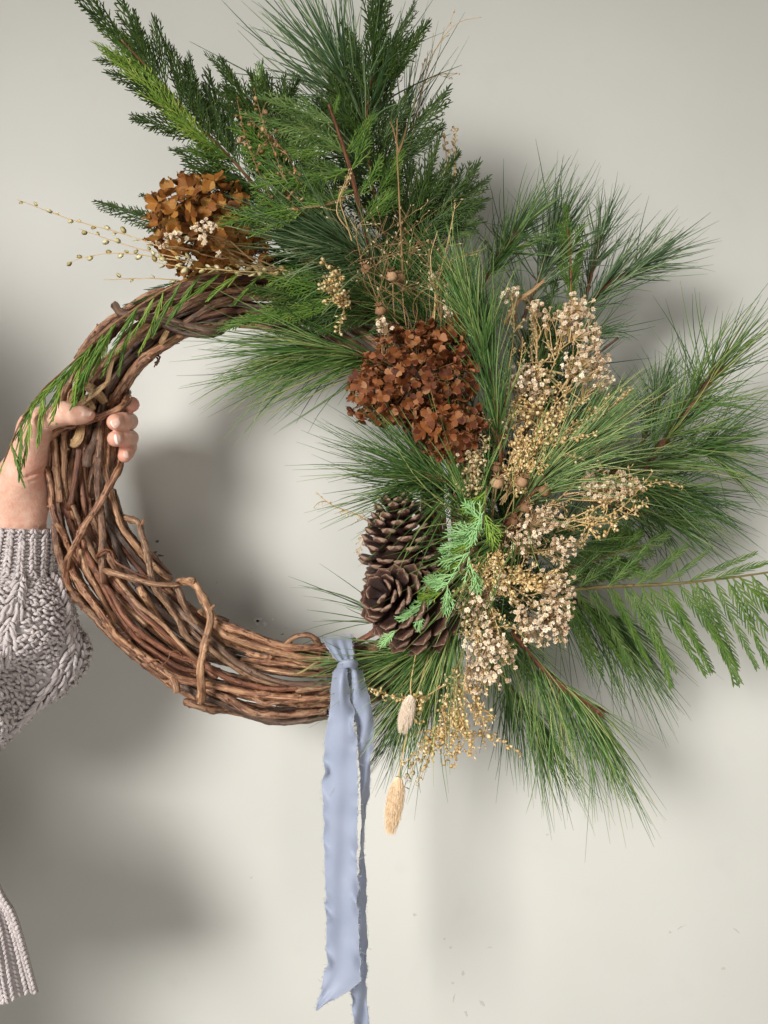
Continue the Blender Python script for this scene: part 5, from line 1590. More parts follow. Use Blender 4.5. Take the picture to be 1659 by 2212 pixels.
# ------------------------------------------------------------------ hydrangeas and cones
hydrangea('amber hydrangea head with large olive tinted petals above the vines', [(438, 488, -.030, 100, 90, .045, .72), (512, 530, -.024, 62, 48, .035, .28)], 'petal_amber', 120, .0240, 1, (480, 520, .0))
hydrangea('broad rust brown hydrangea head at the inner edge of the greenery', [(905, 815, -.060, 118, 92, .045, .62), (962, 755, -.055, 60, 60, .035, .16), (812, 860, -.050, 54, 54, .03, .22)], 'petal_rust', 250, .0165, 2, (930, 830, -.02))
hydrangea('smaller rust hydrangea lobe hanging below the broad one', [(968, 925, -.075, 62, 58, .035, 1.0)], 'petal_rust', 78, .0175, 3, (985, 930, -.03))
pine_cone('upright brown pine cone with open scales behind the lower cone', (866, 1268, -.035), (856, 1080, -.055), 82, 92, 1, .0175)
pine_cone('lower brown pine cone with its tip turned to the viewer', (930, 1330, -.035), (826, 1284, -.108), 94, 72, 2, .0225)

# ------------------------------------------------------------------ cream flowers
babys('tall cream flower sprig running along the outer pine branches', (1150, 1000, -.03), [(1212, 690, 46, 30, 28, -.06), (1250, 668, 36, 34, 34, -.065), (1266, 728, 32, 46, 36, -.065), (1258, 790, 44, 44, 42, -.065), (1302, 805, 28, 38, 28, -.06), (1160, 672, 28, 26, 20, -.055)], 1, stalk='straw', via=[(1155, 880, -.045), (1160, 800, -.05)])
babys('short cream flower sprig beside the upright green pine', (1085, 1000, -.04), [(1140, 815, 42, 36, 40, -.07), (1160, 850, 26, 26, 16, -.07), (1088, 912, 24, 24, 16, -.065)], 2)
babys('round cream flower cluster in front of the outer pine needles', (1140, 1120, -.05), [(1320, 1052, 66, 34, 78, -.075), (1282, 1036, 30, 26, 20, -.07)], 3, stalk='straw')
babys('pale flower sprig just above the red stem joint of the draped pine', (1080, 1200, -.06), [(1165, 1128, 56, 34, 56, -.085), (1212, 1186, 32, 32, 26, -.08), (1125, 1168, 40, 26, 26, -.08)], 4)
babys('dense flower sprig directly under the golden seed mat, beside the large cedar', (1060, 1240, -.06), [(1200, 1258, 40, 32, 40, -.085), (1172, 1345, 64, 50, 110, -.085), (1212, 1305, 30, 54, 36, -.08), (1075, 1262, 30, 20, 12, -.08)], 5)
babys('dense flower sprig hanging below the lower cone', (1030, 1230, -.05), [(1028, 1310, 44, 52, 62, -.08), (1058, 1402, 52, 52, 78, -.08), (1048, 1462, 48, 40, 54, -.075), (1095, 1420, 22, 30, 10, -.07)], 6)
babys('tiny white flower cluster just above the broad rust hydrangea', (850, 800, -.05), [(832, 702, 18, 24, 20, -.085)], 7, size=.9)
babys('few white flowers lying on the amber hydrangea', (640, 600, -.03), [(378, 512, 24, 12, 9, -.085), (442, 492, 26, 16, 15, -.09), (438, 512, 12, 12, 6, -.088), (352, 526, 12, 10, 4, -.085), (470, 545, 12, 8, 3, -.08)], 8, size=.95, nodes=3, thick=.008)
babys('white flower wisp standing between dry grasses above the rust hydrangea', (965, 790, -.04), [(968, 652, 12, 40, 16, -.06), (936, 610, 14, 26, 9, -.055)], 9)
babys('small cream flowers tucked beside the tip of the upright cone', (850, 1190, -.02), [(826, 1118, 22, 24, 16, -.04)], 10)
babys('cream flowers behind the pale seed spikes near the hanging lobe', (1005, 1090, -.05), [(1000, 985, 22, 34, 20, -.075)], 11)
babys('small cream flowers by the broken twig among the green needles', (1120, 760, -.03), [(1102, 632, 20, 20, 12, -.06)], 12)

# ------------------------------------------------------------------ golden seed sprigs
peppergrass('golden seed sprig hanging lowest beside the bunny tails', [[(1012, 1370, -.05), (985, 1480, -.06), (985, 1570, -.06), (962, 1650, -.055)], [(1003, 1400, -.05), (965, 1500, -.06), (945, 1580, -.06), (905, 1648, -.055)], [(1012, 1400, -.05), (1000, 1520, -.06), (1008, 1590, -.06), (985, 1628, -.055)],
             [(1003, 1440, -.05), (972, 1520, -.06), (965, 1590, -.06), (950, 1620, -.06)], [(1006, 1440, -.05), (1035, 1540, -.055), (1048, 1612, -.05)]], 1, side=7, droop=.5, sl=50)
peppergrass('short golden seed sprig pointing at the blue ribbon', [[(960, 1480, -.06), (900, 1512, -.07), (850, 1505, -.075), (802, 1487, -.08)], [(950, 1480, -.06), (910, 1520, -.065), (880, 1548, -.07)]], 2, side=3, sl=30)
peppergrass('large golden seed sprig sweeping up through the cream flowers', [[(1080, 1090, -.05), (1140, 985, -.065), (1200, 905, -.07), (1268, 862, -.07)], [(1090, 1080, -.05), (1180, 962, -.07), (1285, 905, -.075), (1362, 846, -.075)], [(1080, 1070, -.05), (1112, 965, -.065), (1150, 895, -.07), (1205, 835, -.07)],
             [(1088, 1060, -.05), (1150, 955, -.065), (1190, 888, -.07)], [(1080, 1080, -.05), (1160, 1000, -.07), (1260, 950, -.07)]], 3, side=10, sl=60)
peppergrass('thick golden tuft of seeds beside the round seed heads', [[(1085, 1090, -.055), (1118, 1010, -.07), (1140, 945, -.075)], [(1090, 1085, -.055), (1132, 1000, -.072), (1150, 960, -.075)]], 4, side=14, sl=40, step=.0018)
peppergrass('pale seed spikes standing close to the hanging rust lobe', [[(1008, 1085, -.06), (1012, 1010, -.08), (1018, 945, -.085)], [(1012, 1085, -.06), (1026, 1010, -.08), (1052, 948, -.085)], [(1008, 1085, -.06), (1020, 1030, -.08), (1032, 990, -.085)]], 5, kind='seed_cream', side=10, sl=26, step=.0015, t0=.1)
peppergrass('golden seed mat above the dense cream flower sprigs', [[(1020, 1270, -.07), (1075, 1222, -.085), (1140, 1248, -.09), (1205, 1234, -.085)], [(1010, 1300, -.07), (1055, 1225, -.085), (1092, 1198, -.088)], [(1030, 1280, -.07), (1100, 1256, -.088), (1165, 1262, -.088)], [(1000, 1290, -.07), (1040, 1250, -.085), (1060, 1215, -.088)]], 6, side=13, sl=42, step=.0019)
peppergrass('small golden seed tangle next to the deep green cedar fronds', [[(745, 690, -.04), (738, 640, -.055), (716, 582, -.06)], [(748, 690, -.04), (730, 630, -.058), (690, 622, -.06)]], 7, side=12, sl=34, step=.0019)
peppergrass('loose golden seed stems fanning past the round cream flower cluster', [[(1190, 1140, -.06), (1320, 1082, -.075), (1420, 1042, -.07), (1478, 1052, -.065)], [(1200, 1150, -.06), (1330, 1105, -.075), (1408, 1024, -.07)], [(1160, 1105, -.06), (1300, 1132, -.075), (1402, 1082, -.07)], [(1190, 1130, -.06), (1300, 1120, -.075), (1328, 1150, -.07)]], 8, side=6, sl=45, t0=.35, step=.0034)
peppergrass('single golden seed spike rising from the round cream flower cluster', [[(1318, 1090, -.07), (1300, 1010, -.075), (1266, 932, -.07)]], 9, side=3, sl=28, step=.003)
peppergrass('slender seed spike with pale discs crossing the upright green pine', [[(1190, 950, -.06), (1110, 870, -.07), (1040, 804, -.07)]], 10, kind='seed_cream', side=2, sl=26, r=.0024, step=.003)
peppergrass('two pale seed spikes against the wall beside the dark cedar fan', [[(968, 480, .03), (982, 380, .03), (982, 275, .028)], [(960, 470, .03), (966, 380, .03), (960, 292, .028)]], 11, kind='seed_gold', side=0, r=.0021, step=.0014, ped=.0038, t0=.4)
peppergrass('faint dry seed wisp poking into the opening beside the upright cone', [[(835, 1150, -.03), (770, 1112, -.04), (715, 1090, -.045), (682, 1062, -.045)], [(800, 1130, -.035), (785, 1165, -.04), (770, 1198, -.045)]], 12, side=3, sl=30, step=.0042, r=.0014)
peppergrass('tan seed stalk curving up between the cedar sprigs', [[(660, 580, -.02), (585, 430, -.05), (535, 310, -.058), (512, 216, -.058)], [(655, 570, -.02), (610, 380, -.055), (570, 270, -.058), (550, 195, -.058)], [(670, 580, -.02), (640, 380, -.055), (600, 310, -.06), (575, 290, -.06)]], 13, kind='seed_tan', side=4, sl=45, r=.0030, step=.0055, ped=.0032, stalk='straw_brown', t0=.3)
peppergrass('brown seed scraps in the shade behind the yellow seed strings', [[(760, 640, -.01), (700, 580, -.03), (640, 545, -.035)], [(750, 640, -.01), (715, 560, -.03), (690, 530, -.03)]], 14, kind='seed_tan', side=5, sl=30, r=.0026, step=.005, stalk='straw_brown')
peppergrass('long pale seed stem rising through the cream flowers to the broken twig', [[(1075, 1000, -.04), (1090, 860, -.065), (1110, 720, -.07), (1105, 640, -.07)]], 15, kind='seed_cream', side=5, sl=34, r=.0026, step=.0042, t0=.3)
peppergrass('thin pale seed stem hanging from the bunny tail side', [[(925, 1560, -.03), (905, 1630, -.035), (872, 1702, -.04)]], 16, kind='seed_cream', side=1, sl=20, step=.003, t0=.6)


def seed_string(label, path, n, seed, r=.0037, t0=.25):
    rng = np.random.default_rng(seed)
    pp = PL(path)
    root = thing('seed_string', label, 'seed stalk', pp[0], 'strings of flat yellow seeds')
    p = spl(pp, 40) + np.cumsum(rng.normal(0, .00018, (40, 3)), 0)
    g = MB(); strands(g, (p - pp[0])[None], np.array([np.linspace(.00075, .00035, 40)]), 5)
    T = nrm(np.gradient(p, axis=0))
    key = 'pod_meshes'
    if key not in FR:
        FR[key] = []
        for v in range(4):
            q = MB(); rg = np.random.default_rng(v)
            discs(q, np.zeros((1, 3)), np.array([[0, 0, 1.0]]), np.array([[1.0, 0, 0]]), np.array([1.0]), rg.uniform(1.35, 1.75), .14, 10)
            FR[key].append(q.mesh('seed_pod', M['seed_green'], True))
    for j in range(n):
        t = t0 + (1 - t0) * (j + rng.uniform(.1, .7)) / n
        i = min(int(t * 39), 38)
        sd_ = nrm(np.cross(T[i], (0, -1, 0))) * (1 if j % 2 else -1)
        d = nrm(T[i] * 1.0 + sd_ * .55 + rng.normal(0, .2, 3))
        l = rng.uniform(.0015, .0035)
        b = p[i]; e = b + d * l
        strands(g, np.stack([b, (b + e) / 2, e])[None] - pp[0], np.full((1, 3), .0003), 3)
        rr = r * .78 * rng.uniform(.62, 1.1) * (1 - .2 * t)
        nn = nrm(np.array((0, -1, 0)) + rng.normal(0, .75, 3))
        link('seed_pod', FR[key][int(rng.integers(4))], root, m4(basis(d, nn), e + d * rr * 1.1 - pp[0], rr))
    g.obj('stalk', M['straw'], root)


seed_string('longest yellow seed string reaching farthest out from the amber hydrangea', [(640, 600, -.02), (480, 582, -.05), (350, 535, -.06), (270, 505, -.06), (160, 474, -.058), (36, 428, -.055)], 19, 1, t0=.25)
seed_string('yellow seed string between the longest one and the lowest one', [(640, 605, -.02), (480, 580, -.05), (330, 547, -.06), (240, 520, -.06), (172, 496, -.058)], 13, 2)
seed_string('lowest yellow seed string, its tip bending down', [(650, 610, -.02), (480, 585, -.05), (380, 562, -.06), (290, 549, -.06), (225, 548, -.058), (145, 566, -.056)], 15, 3)
seed_string('short crowded yellow seed string lying above the cedar strand', [(700, 620, -.02), (620, 585, -.04), (545, 572, -.05), (480, 568, -.055)], 20, 4, r=.0042, t0=.1)
seed_string('crowded yellow seed string under the amber hydrangea', [(690, 618, -.02), (600, 590, -.045), (500, 582, -.058), (400, 572, -.064), (335, 560, -.066)], 22, 5, r=.0042, t0=.2)
seed_string('thin seed string with an almost bare tip below the others', [(480, 612, -.02), (390, 606, -.03), (300, 602, -.03), (226, 602, -.03)], 4, 6, r=.0034, t0=.3)

# ------------------------------------------------------------------ round seed heads, bunny tails, dry stalks, twigs
M['pod'] = island_mat('seed_head_brown', [(0, (0.19, 0.095, 0.045)), (.5, (0.33, 0.185, 0.095)), (1, (0.47, 0.30, 0.17))], .65, .2, 0, 350, .45, 'object')


def seed_head(label, x, y, dp, r, base, seed):
    rng = np.random.default_rng(seed)
    r = r * .86
    c = P(x, y, dp); b = P(*base)
    root = thing('seed_capsule', label, 'seed head', c, 'small round brown seed heads')
    ax = nrm(c - b)
    R = basis(ax, (0, -1, .2))
    g = MB()
    k, m = 16, 9
    ph = np.linspace(-1, 1, m)
    rad = np.array([.25, .66, .90, 1.0, 1.0, .93, .78, .52, .22]) * r * U
    th = np.arange(k) * 2 * math.pi / k
    rr = rad[:, None] * (1 + .09 * np.cos(th * 8)[None] + rng.normal(0, .04, (m, k)))
    z = ph * r * U * 1.02
    v = z[:, None, None] * R[:, 0] + rr[..., None] * (np.cos(th)[None, :, None] * R[:, 1] + np.sin(th)[None, :, None] * R[:, 2])
    i = np.arange(m - 1)[:, None] * k; j = np.arange(k)[None]; j2 = (j + 1) % k
    v = np.vstack([v.reshape(-1, 3), [z[-1] * .9 * R[:, 0]], [z[0] * R[:, 0]]])
    a = np.arange(k); a2 = (a + 1) % k
    g.add(v, np.stack([i + j, i + j2, i + k + j2, i + k + j], -1).reshape(-1, 4), np.vstack([np.stack([(m - 1) * k + a, (m - 1) * k + a2, np.full(k, m * k)], 1), np.stack([a2, a, np.full(k, m * k + 1)], 1)]))
    g.obj('pod', M['pod'], root)
    g = MB()
    for q in range(7):
        t = q * 2 * math.pi / 7
        dd = R[:, 1] * math.cos(t) + R[:, 2] * math.sin(t)
        e = R[:, 0] * r * U * .92 + dd * r * U * .3
        tube(g, np.stack([e, e + (R[:, 0] * .35 + dd * .25) * r * U, e + (R[:, 0] * .5 + dd * .7) * r * U]), [.0009, .0007, .0002], 4)
    g.obj('crown', M['pod'], root)
    g = MB()
    tube(g, spl(np.stack([-R[:, 0] * r * U * .9, (b - c) * .5 + rng.normal(0, .003, 3), b - c]), 12), .0008, 5)
    g.obj('stalk', M['straw_brown'], root)


for a in (('small brown seed head below the dark pine, nearest the amber hydrangea side', 790, 580, -.05, 12, (850, 760, -.02), 1), ('pale tan seed head at the foot of the upright brown stalk', 846, 596, -.06, 13, (880, 760, -.02), 2),
          ('seed head half hidden behind the pale tan one', 866, 600, -.045, 12, (890, 760, -.02), 3), ('seed head just above the tiny white flower cluster', 822, 670, -.06, 13, (860, 780, -.02), 4),
          ('largest round seed head under the pale seed spikes', 1074, 1042, -.085, 15, (1060, 1150, -.04), 5), ('round seed head beside the golden tuft', 1128, 1040, -.08, 13.5, (1080, 1150, -.04), 6),
          ('reddish seed head lying on the red pine stem', 1176, 1060, -.075, 13, (1100, 1150, -.04), 7), ('lowest round seed head above the draped pine bud', 1136, 1098, -.08, 13, (1080, 1180, -.04), 8),
          ('small seed head above the largest one', 1072, 1012, -.075, 10, (1062, 1150, -.04), 9), ('small seed head at the edge of the cream flowers by the draped pine', 1112, 1126, -.085, 10, (1070, 1190, -.05), 10)):
    seed_head(*a)


def bunny_tail(label, cx, cy, dp, L, R, ang, stem, seed, col):
    rng = np.random.default_rng(seed)
    c = P(cx, cy, dp)
    root = thing('bunny_tail', label, 'bunny tail grass', c, 'fluffy bunny tail grass heads')
    a = math.radians(ang)
    ax = np.array((math.cos(a), -.08, math.sin(a))); ax = nrm(ax)       # from the foot to the tip
    Rm = basis(ax, (0, -1, 0))
    Lm, Rr = L * U, R * U
    g = MB()
    m, k = 14, 14
    t = np.linspace(0, 1, m)
    prof = (np.sin(np.clip(t * .90 + .06, 0, 1) * math.pi) ** .6) * (1 - .30 * t)
    th = np.arange(k) * 2 * math.pi / k
    x = (t - .5) * Lm
    v = x[:, None, None] * Rm[:, 0] + (prof * Rr * .92)[:, None, None] * (np.cos(th)[None, :, None] * Rm[:, 1] + np.sin(th)[None, :, None] * Rm[:, 2]) * (1 + rng.normal(0, .04, (m, k, 1)))
    i = np.arange(m - 1)[:, None] * k; j = np.arange(k)[None]; j2 = (j + 1) % k
    g.add(v.reshape(-1, 3), np.stack([i + j, i + j2, i + k + j2, i + k + j], -1).reshape(-1, 4))
    g.obj('head', M[col], root)
    n = 2600
    u = rng.random(n); az = rng.uniform(0, 2 * math.pi, n)
    pr = np.interp(u, t, prof) * Rr * .88
    b = ((u - .5) * Lm)[:, None] * Rm[:, 0] + pr[:, None] * (np.cos(az)[:, None] * Rm[:, 1] + np.sin(az)[:, None] * Rm[:, 2])
    d = nrm(Rm[:, 0] * rng.uniform(.7, 1.5, n)[:, None] + (np.cos(az)[:, None] * Rm[:, 1] + np.sin(az)[:, None] * Rm[:, 2]) * .42 + rng.normal(0, .12, (n, 3)))
    l = rng.uniform(.4, .8, n) * Rr
    s = np.linspace(0, 1, 4)
    pts = b[:, None] + (l[:, None] * s)[..., None] * d[:, None] + (l[:, None] * s ** 2)[..., None] * Rm[:, 0] * .3
    g = MB(); strands(g, pts, np.array([[.00026, .00022, .00016, .00006]]) * np.ones((n, 1)), 3)
    o = g.obj('fluff', M[col], root); o['kind'] = 'stuff'
    g = MB()
    st = PL(stem) - c
    tube(g, spl(np.vstack([[-Rm[:, 0] * Lm * .47], st]), 24), .00075, 5)
    g.obj('stalk', M['straw'], root)


M['fluff'] = island_mat('bunny_fluff', [(0, (0.90, 0.65, 0.40)), (.5, (0.94, 0.72, 0.47)), (1, (0.97, 0.79, 0.56))], .85, .1, .06, 200, .2)
M['fluff_pale'] = island_mat('bunny_fluff_pale', [(0, (0.88, 0.71, 0.54)), (.5, (0.92, 0.77, 0.61)), (1, (0.95, 0.83, 0.69))], .85, .1, .06, 200, .2)
bunny_tail('pale bunny tail tilted just beside the blue ribbon', 880, 1537, -.075, 66, 15, -104, [(888, 1470, -.07), (905, 1380, -.06), (925, 1290, -.05)], 1, 'fluff_pale')
bunny_tail('larger peach bunny tail dangling lowest from the wreath', 853, 1733, -.060, 102, 18, -99, [(868, 1640, -.06), (890, 1540, -.055), (930, 1400, -.05)], 2, 'fluff')


def grass(label, stems, seed, mt, r=.0006, seeds=True):
    rng = np.random.default_rng(seed)
    o0 = P(*stems[0][0])
    root = thing('dry_grass', label, 'dry grass', o0, 'dry grass stalks')
    g = MB(); sd_ = MB()
    for st in stems:
        p = spl(PL(st), 26)
        strands(g, (p - o0)[None], np.array([np.linspace(r * 1.2, r * .45, 26)]), 4)
        if seeds:
            T = nrm(np.gradient(p, axis=0))
            for j in range(int(rng.integers(3, 8))):
                i = int(rng.uniform(.45, .99) * 25)
                d = nrm(T[i] + rng.normal(0, .5, 3)); l = rng.uniform(.006, .020)
                e = p[i] + d * l
                strands(g, np.stack([p[i], (p[i] + e) / 2 + rng.normal(0, .0008, 3), e])[None] - o0, np.full((1, 3), .00026), 3)
                discs(sd_, (e + d * .0018)[None] - o0, rng.normal(0, 1, (1, 3)), d[None], np.array([.0009]), 2.3, .7, 6)
    g.obj('stalks', M[mt], root)
    if seeds:
        s = sd_.obj('grass_seeds', M['seed_cream'], root); s['kind'] = 'stuff'


grass('upright thin brown stalk in front of the dark cedar', [[(872, 620, -.04), (864, 460, -.05), (858, 330, -.05), (858, 255, -.05)], [(862, 330, -.05), (850, 280, -.05), (842, 262, -.05)], [(862, 330, -.05), (872, 300, -.05), (880, 270, -.05)]], 1, 'straw_brown', .0011, False)
grass('arching dry grass against the wall beside the topmost cedar', [[(880, 420, .04), (900, 250, .04), (935, 120, .04), (985, 52, .038), (1040, 37, .036)], [(886, 330, .04), (896, 220, .04), (912, 150, .04), (932, 105, .04)], [(905, 190, .04), (940, 165, .04), (965, 158, .04)]], 2, 'straw', .00055)
_r = random.Random(4)
grass('tangle of dry grass stems over the pine in the upper centre', [[(890 + _r.uniform(-30, 60), 780, -.03), (870 + _r.uniform(-70, 90), 660, -.055), (850 + _r.uniform(-110, 130), 560 + _r.uniform(-20, 30), -.065), (840 + _r.uniform(-150, 160), 480 + _r.uniform(-60, 60), -.065)] for _ in range(15)], 3, 'straw_brown', .00034)
grass('pale dry stalks rising beside the small round seed heads to the dark cedar fan', [[(930, 740, -.04), (945, 620, -.06), (968, 520, -.065), (984, 440, -.06)], [(935, 740, -.04), (940, 640, -.06), (930, 560, -.065), (945, 500, -.065)], [(920, 740, -.04), (955, 610, -.06), (985, 560, -.06), (1040, 540, -.06)]], 4, 'straw', .0007)
grass('curling dry seed strand hanging over the reddish stick', [[(760, 520, -.06), (745, 470, -.065), (735, 430, -.065), (755, 380, -.066)], [(755, 500, -.06), (728, 460, -.066), (738, 410, -.066), (757, 376, -.066)], [(780, 560, -.05), (770, 500, -.062), (790, 470, -.064)]], 5, 'straw', .0006)


def twig(label, path, r, mt, forks=()):
    pp = PL(path)
    root = thing('bare_twig', label, 'twig', pp[0])
    rng = np.random.default_rng(int(path[0][0]))
    g = MB()
    p = spl(pp, 24)
    tube(g, p - pp[0], r * (1.1 - .35 * np.linspace(0, 1, 24)) * (1 + .14 * np.sin(np.arange(24) * 1.7)), 7, rough=.1, rng=rng)
    for f in forks:
        q = spl(PL(f), 8); tube(g, q - pp[0], np.linspace(r * .8, r * .3, 8), 6, rough=.1, rng=rng)
    g.obj('stem', M[mt], root)


twig('bare dark twig sticking out past the cream flowers', [(1190, 860, -.02), (1262, 788, -.01), (1335, 730, -.005)], .0019, 'vine_grey')
twig('broken brown twig end above the cream flowers', [(1090, 700, -.05), (1120, 650, -.06), (1150, 628, -.062), (1176, 606, -.062)], .0024, 'strip')
twig('peeling brown vine stub behind the upright cone', [(960, 1240, -.01), (920, 1150, -.03), (895, 1090, -.035)], .0042, 'vine')

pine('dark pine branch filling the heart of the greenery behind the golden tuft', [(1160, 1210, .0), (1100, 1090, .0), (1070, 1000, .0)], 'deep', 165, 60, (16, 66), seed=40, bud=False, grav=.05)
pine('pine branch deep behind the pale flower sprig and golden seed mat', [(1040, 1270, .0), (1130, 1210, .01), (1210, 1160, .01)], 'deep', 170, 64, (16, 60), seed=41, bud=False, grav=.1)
pine('pine branch behind the dense flower sprig hanging below the lower cone', [(1000, 1250, .0), (1060, 1330, .01), (1100, 1400, .01)], 'mid', 160, 56, (14, 52), seed=42, bud=False, grav=.15)
pine('dark pine branch behind the tall cream flower sprig', [(1150, 1000, .02), (1200, 880, .03), (1235, 790, .03)], 'deep', 150, 60, (14, 52), seed=43, bud=False, grav=.02)
pine('pale pine needles low behind the large golden seed sprig', [(1110, 1060, .0), (1190, 960, .01), (1260, 900, .01)], 'pale', 150, 44, (10, 44), seed=44, bud=False, grav=.02)

peppergrass('feathery straw spray filling in behind the tall cream flower sprig', [[(1150, 1000, -.03), (1170, 860, -.05), (1215, 740, -.055), (1240, 640, -.055)], [(1150, 990, -.03), (1200, 860, -.05), (1270, 760, -.055), (1290, 700, -.055)], [(1140, 980, -.03), (1150, 860, -.05), (1160, 740, -.055), (1150, 660, -.05)], [(1140, 1000, -.03), (1210, 900, -.05), (1310, 830, -.055)]], 31, kind='seed_cream', side=9, sl=55, r=.0019, step=.0026)
peppergrass('straw spray with fine seeds running under the pale flower sprig to the outer side', [[(1080, 1190, -.05), (1170, 1150, -.07), (1260, 1120, -.075), (1330, 1120, -.075)], [(1080, 1200, -.05), (1180, 1190, -.07), (1260, 1170, -.075)], [(1070, 1190, -.05), (1150, 1110, -.07), (1230, 1080, -.075)]], 32, kind='seed_cream', side=9, sl=50, r=.0019, step=.0026)
peppergrass('straw spray hanging among the dense flower sprig below the lower cone', [[(1030, 1240, -.06), (1030, 1340, -.078), (1040, 1440, -.08), (1050, 1500, -.075)], [(1030, 1240, -.06), (1010, 1320, -.078), (1005, 1400, -.078)], [(1035, 1240, -.06), (1070, 1340, -.08), (1090, 1430, -.08)]], 33, kind='seed_gold', side=10, sl=45, r=.0020, step=.0024)
peppergrass('straw spray behind the dense flower sprig beside the large cedar', [[(1060, 1240, -.06), (1140, 1290, -.078), (1200, 1350, -.08), (1220, 1390, -.075)], [(1060, 1240, -.06), (1130, 1320, -.078), (1160, 1390, -.078)], [(1060, 1240, -.06), (1150, 1240, -.08), (1230, 1270, -.08)]], 34, kind='seed_cream', side=9, sl=45, r=.0019, step=.0026)
peppergrass('upright straw spray over the upright green pine', [[(1060, 1010, -.05), (1080, 900, -.07), (1120, 800, -.075), (1130, 730, -.07)], [(1060, 1010, -.05), (1105, 890, -.07), (1165, 810, -.075)]], 35, kind='seed_gold', side=7, sl=45, r=.0018, step=.003, t0=.4)

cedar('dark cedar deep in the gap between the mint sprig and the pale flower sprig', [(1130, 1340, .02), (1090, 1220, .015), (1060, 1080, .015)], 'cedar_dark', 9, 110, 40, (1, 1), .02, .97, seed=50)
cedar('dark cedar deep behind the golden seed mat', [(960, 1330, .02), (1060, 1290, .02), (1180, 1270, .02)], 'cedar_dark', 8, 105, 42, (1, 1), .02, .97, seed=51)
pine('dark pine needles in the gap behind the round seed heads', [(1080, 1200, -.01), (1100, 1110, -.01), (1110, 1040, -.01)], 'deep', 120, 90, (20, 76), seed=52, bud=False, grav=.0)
# ------------------------------------------------------------------ the ribbon
def ribbon_material():
    m, nt, b = mat('blue_silk', .50, .35)
    tc = node(nt, 'ShaderNodeTexCoord')
    nz = noise(nt, tc.outputs['Object'], 26, 3, .5)
    r = ramp(nt, [(.3, (0.335, 0.38, 0.50)), (.7, (0.40, 0.445, 0.565))])
    nt.links.new(nz.outputs[0], r.inputs[0])
    nt.links.new(r.outputs[0], b.inputs['Base Color'])
    b.inputs['Sheen Weight'].default_value = .25
    at = node(nt, 'ShaderNodeAttribute', attribute_name='flow')
    wv = node(nt, 'ShaderNodeTexWave'); wv.inputs['Scale'].default_value = 900; wv.inputs['Distortion'].default_value = 1.0
    nt.links.new(at.outputs['Vector'], wv.inputs['Vector'])
    bump(nt, b, wv.outputs[0], .08, .0002)
    tr = node(nt, 'ShaderNodeBsdfTranslucent'); nt.links.new(r.outputs[0], tr.inputs[0])
    mx = node(nt, 'ShaderNodeMixShader'); mx.inputs[0].default_value = .2
    nt.links.new(b.outputs[0], mx.inputs[1]); nt.links.new(tr.outputs[0], mx.inputs[2])
    nt.links.new(mx.outputs[0], nt.nodes['Material Output'].inputs[0])
    return m


M['ribbon'] = ribbon_material()
M['fray'] = island_mat('ribbon_fray', [(0, (0.50, 0.53, 0.60)), (1, (0.72, 0.73, 0.75))], .8, .1, .2)


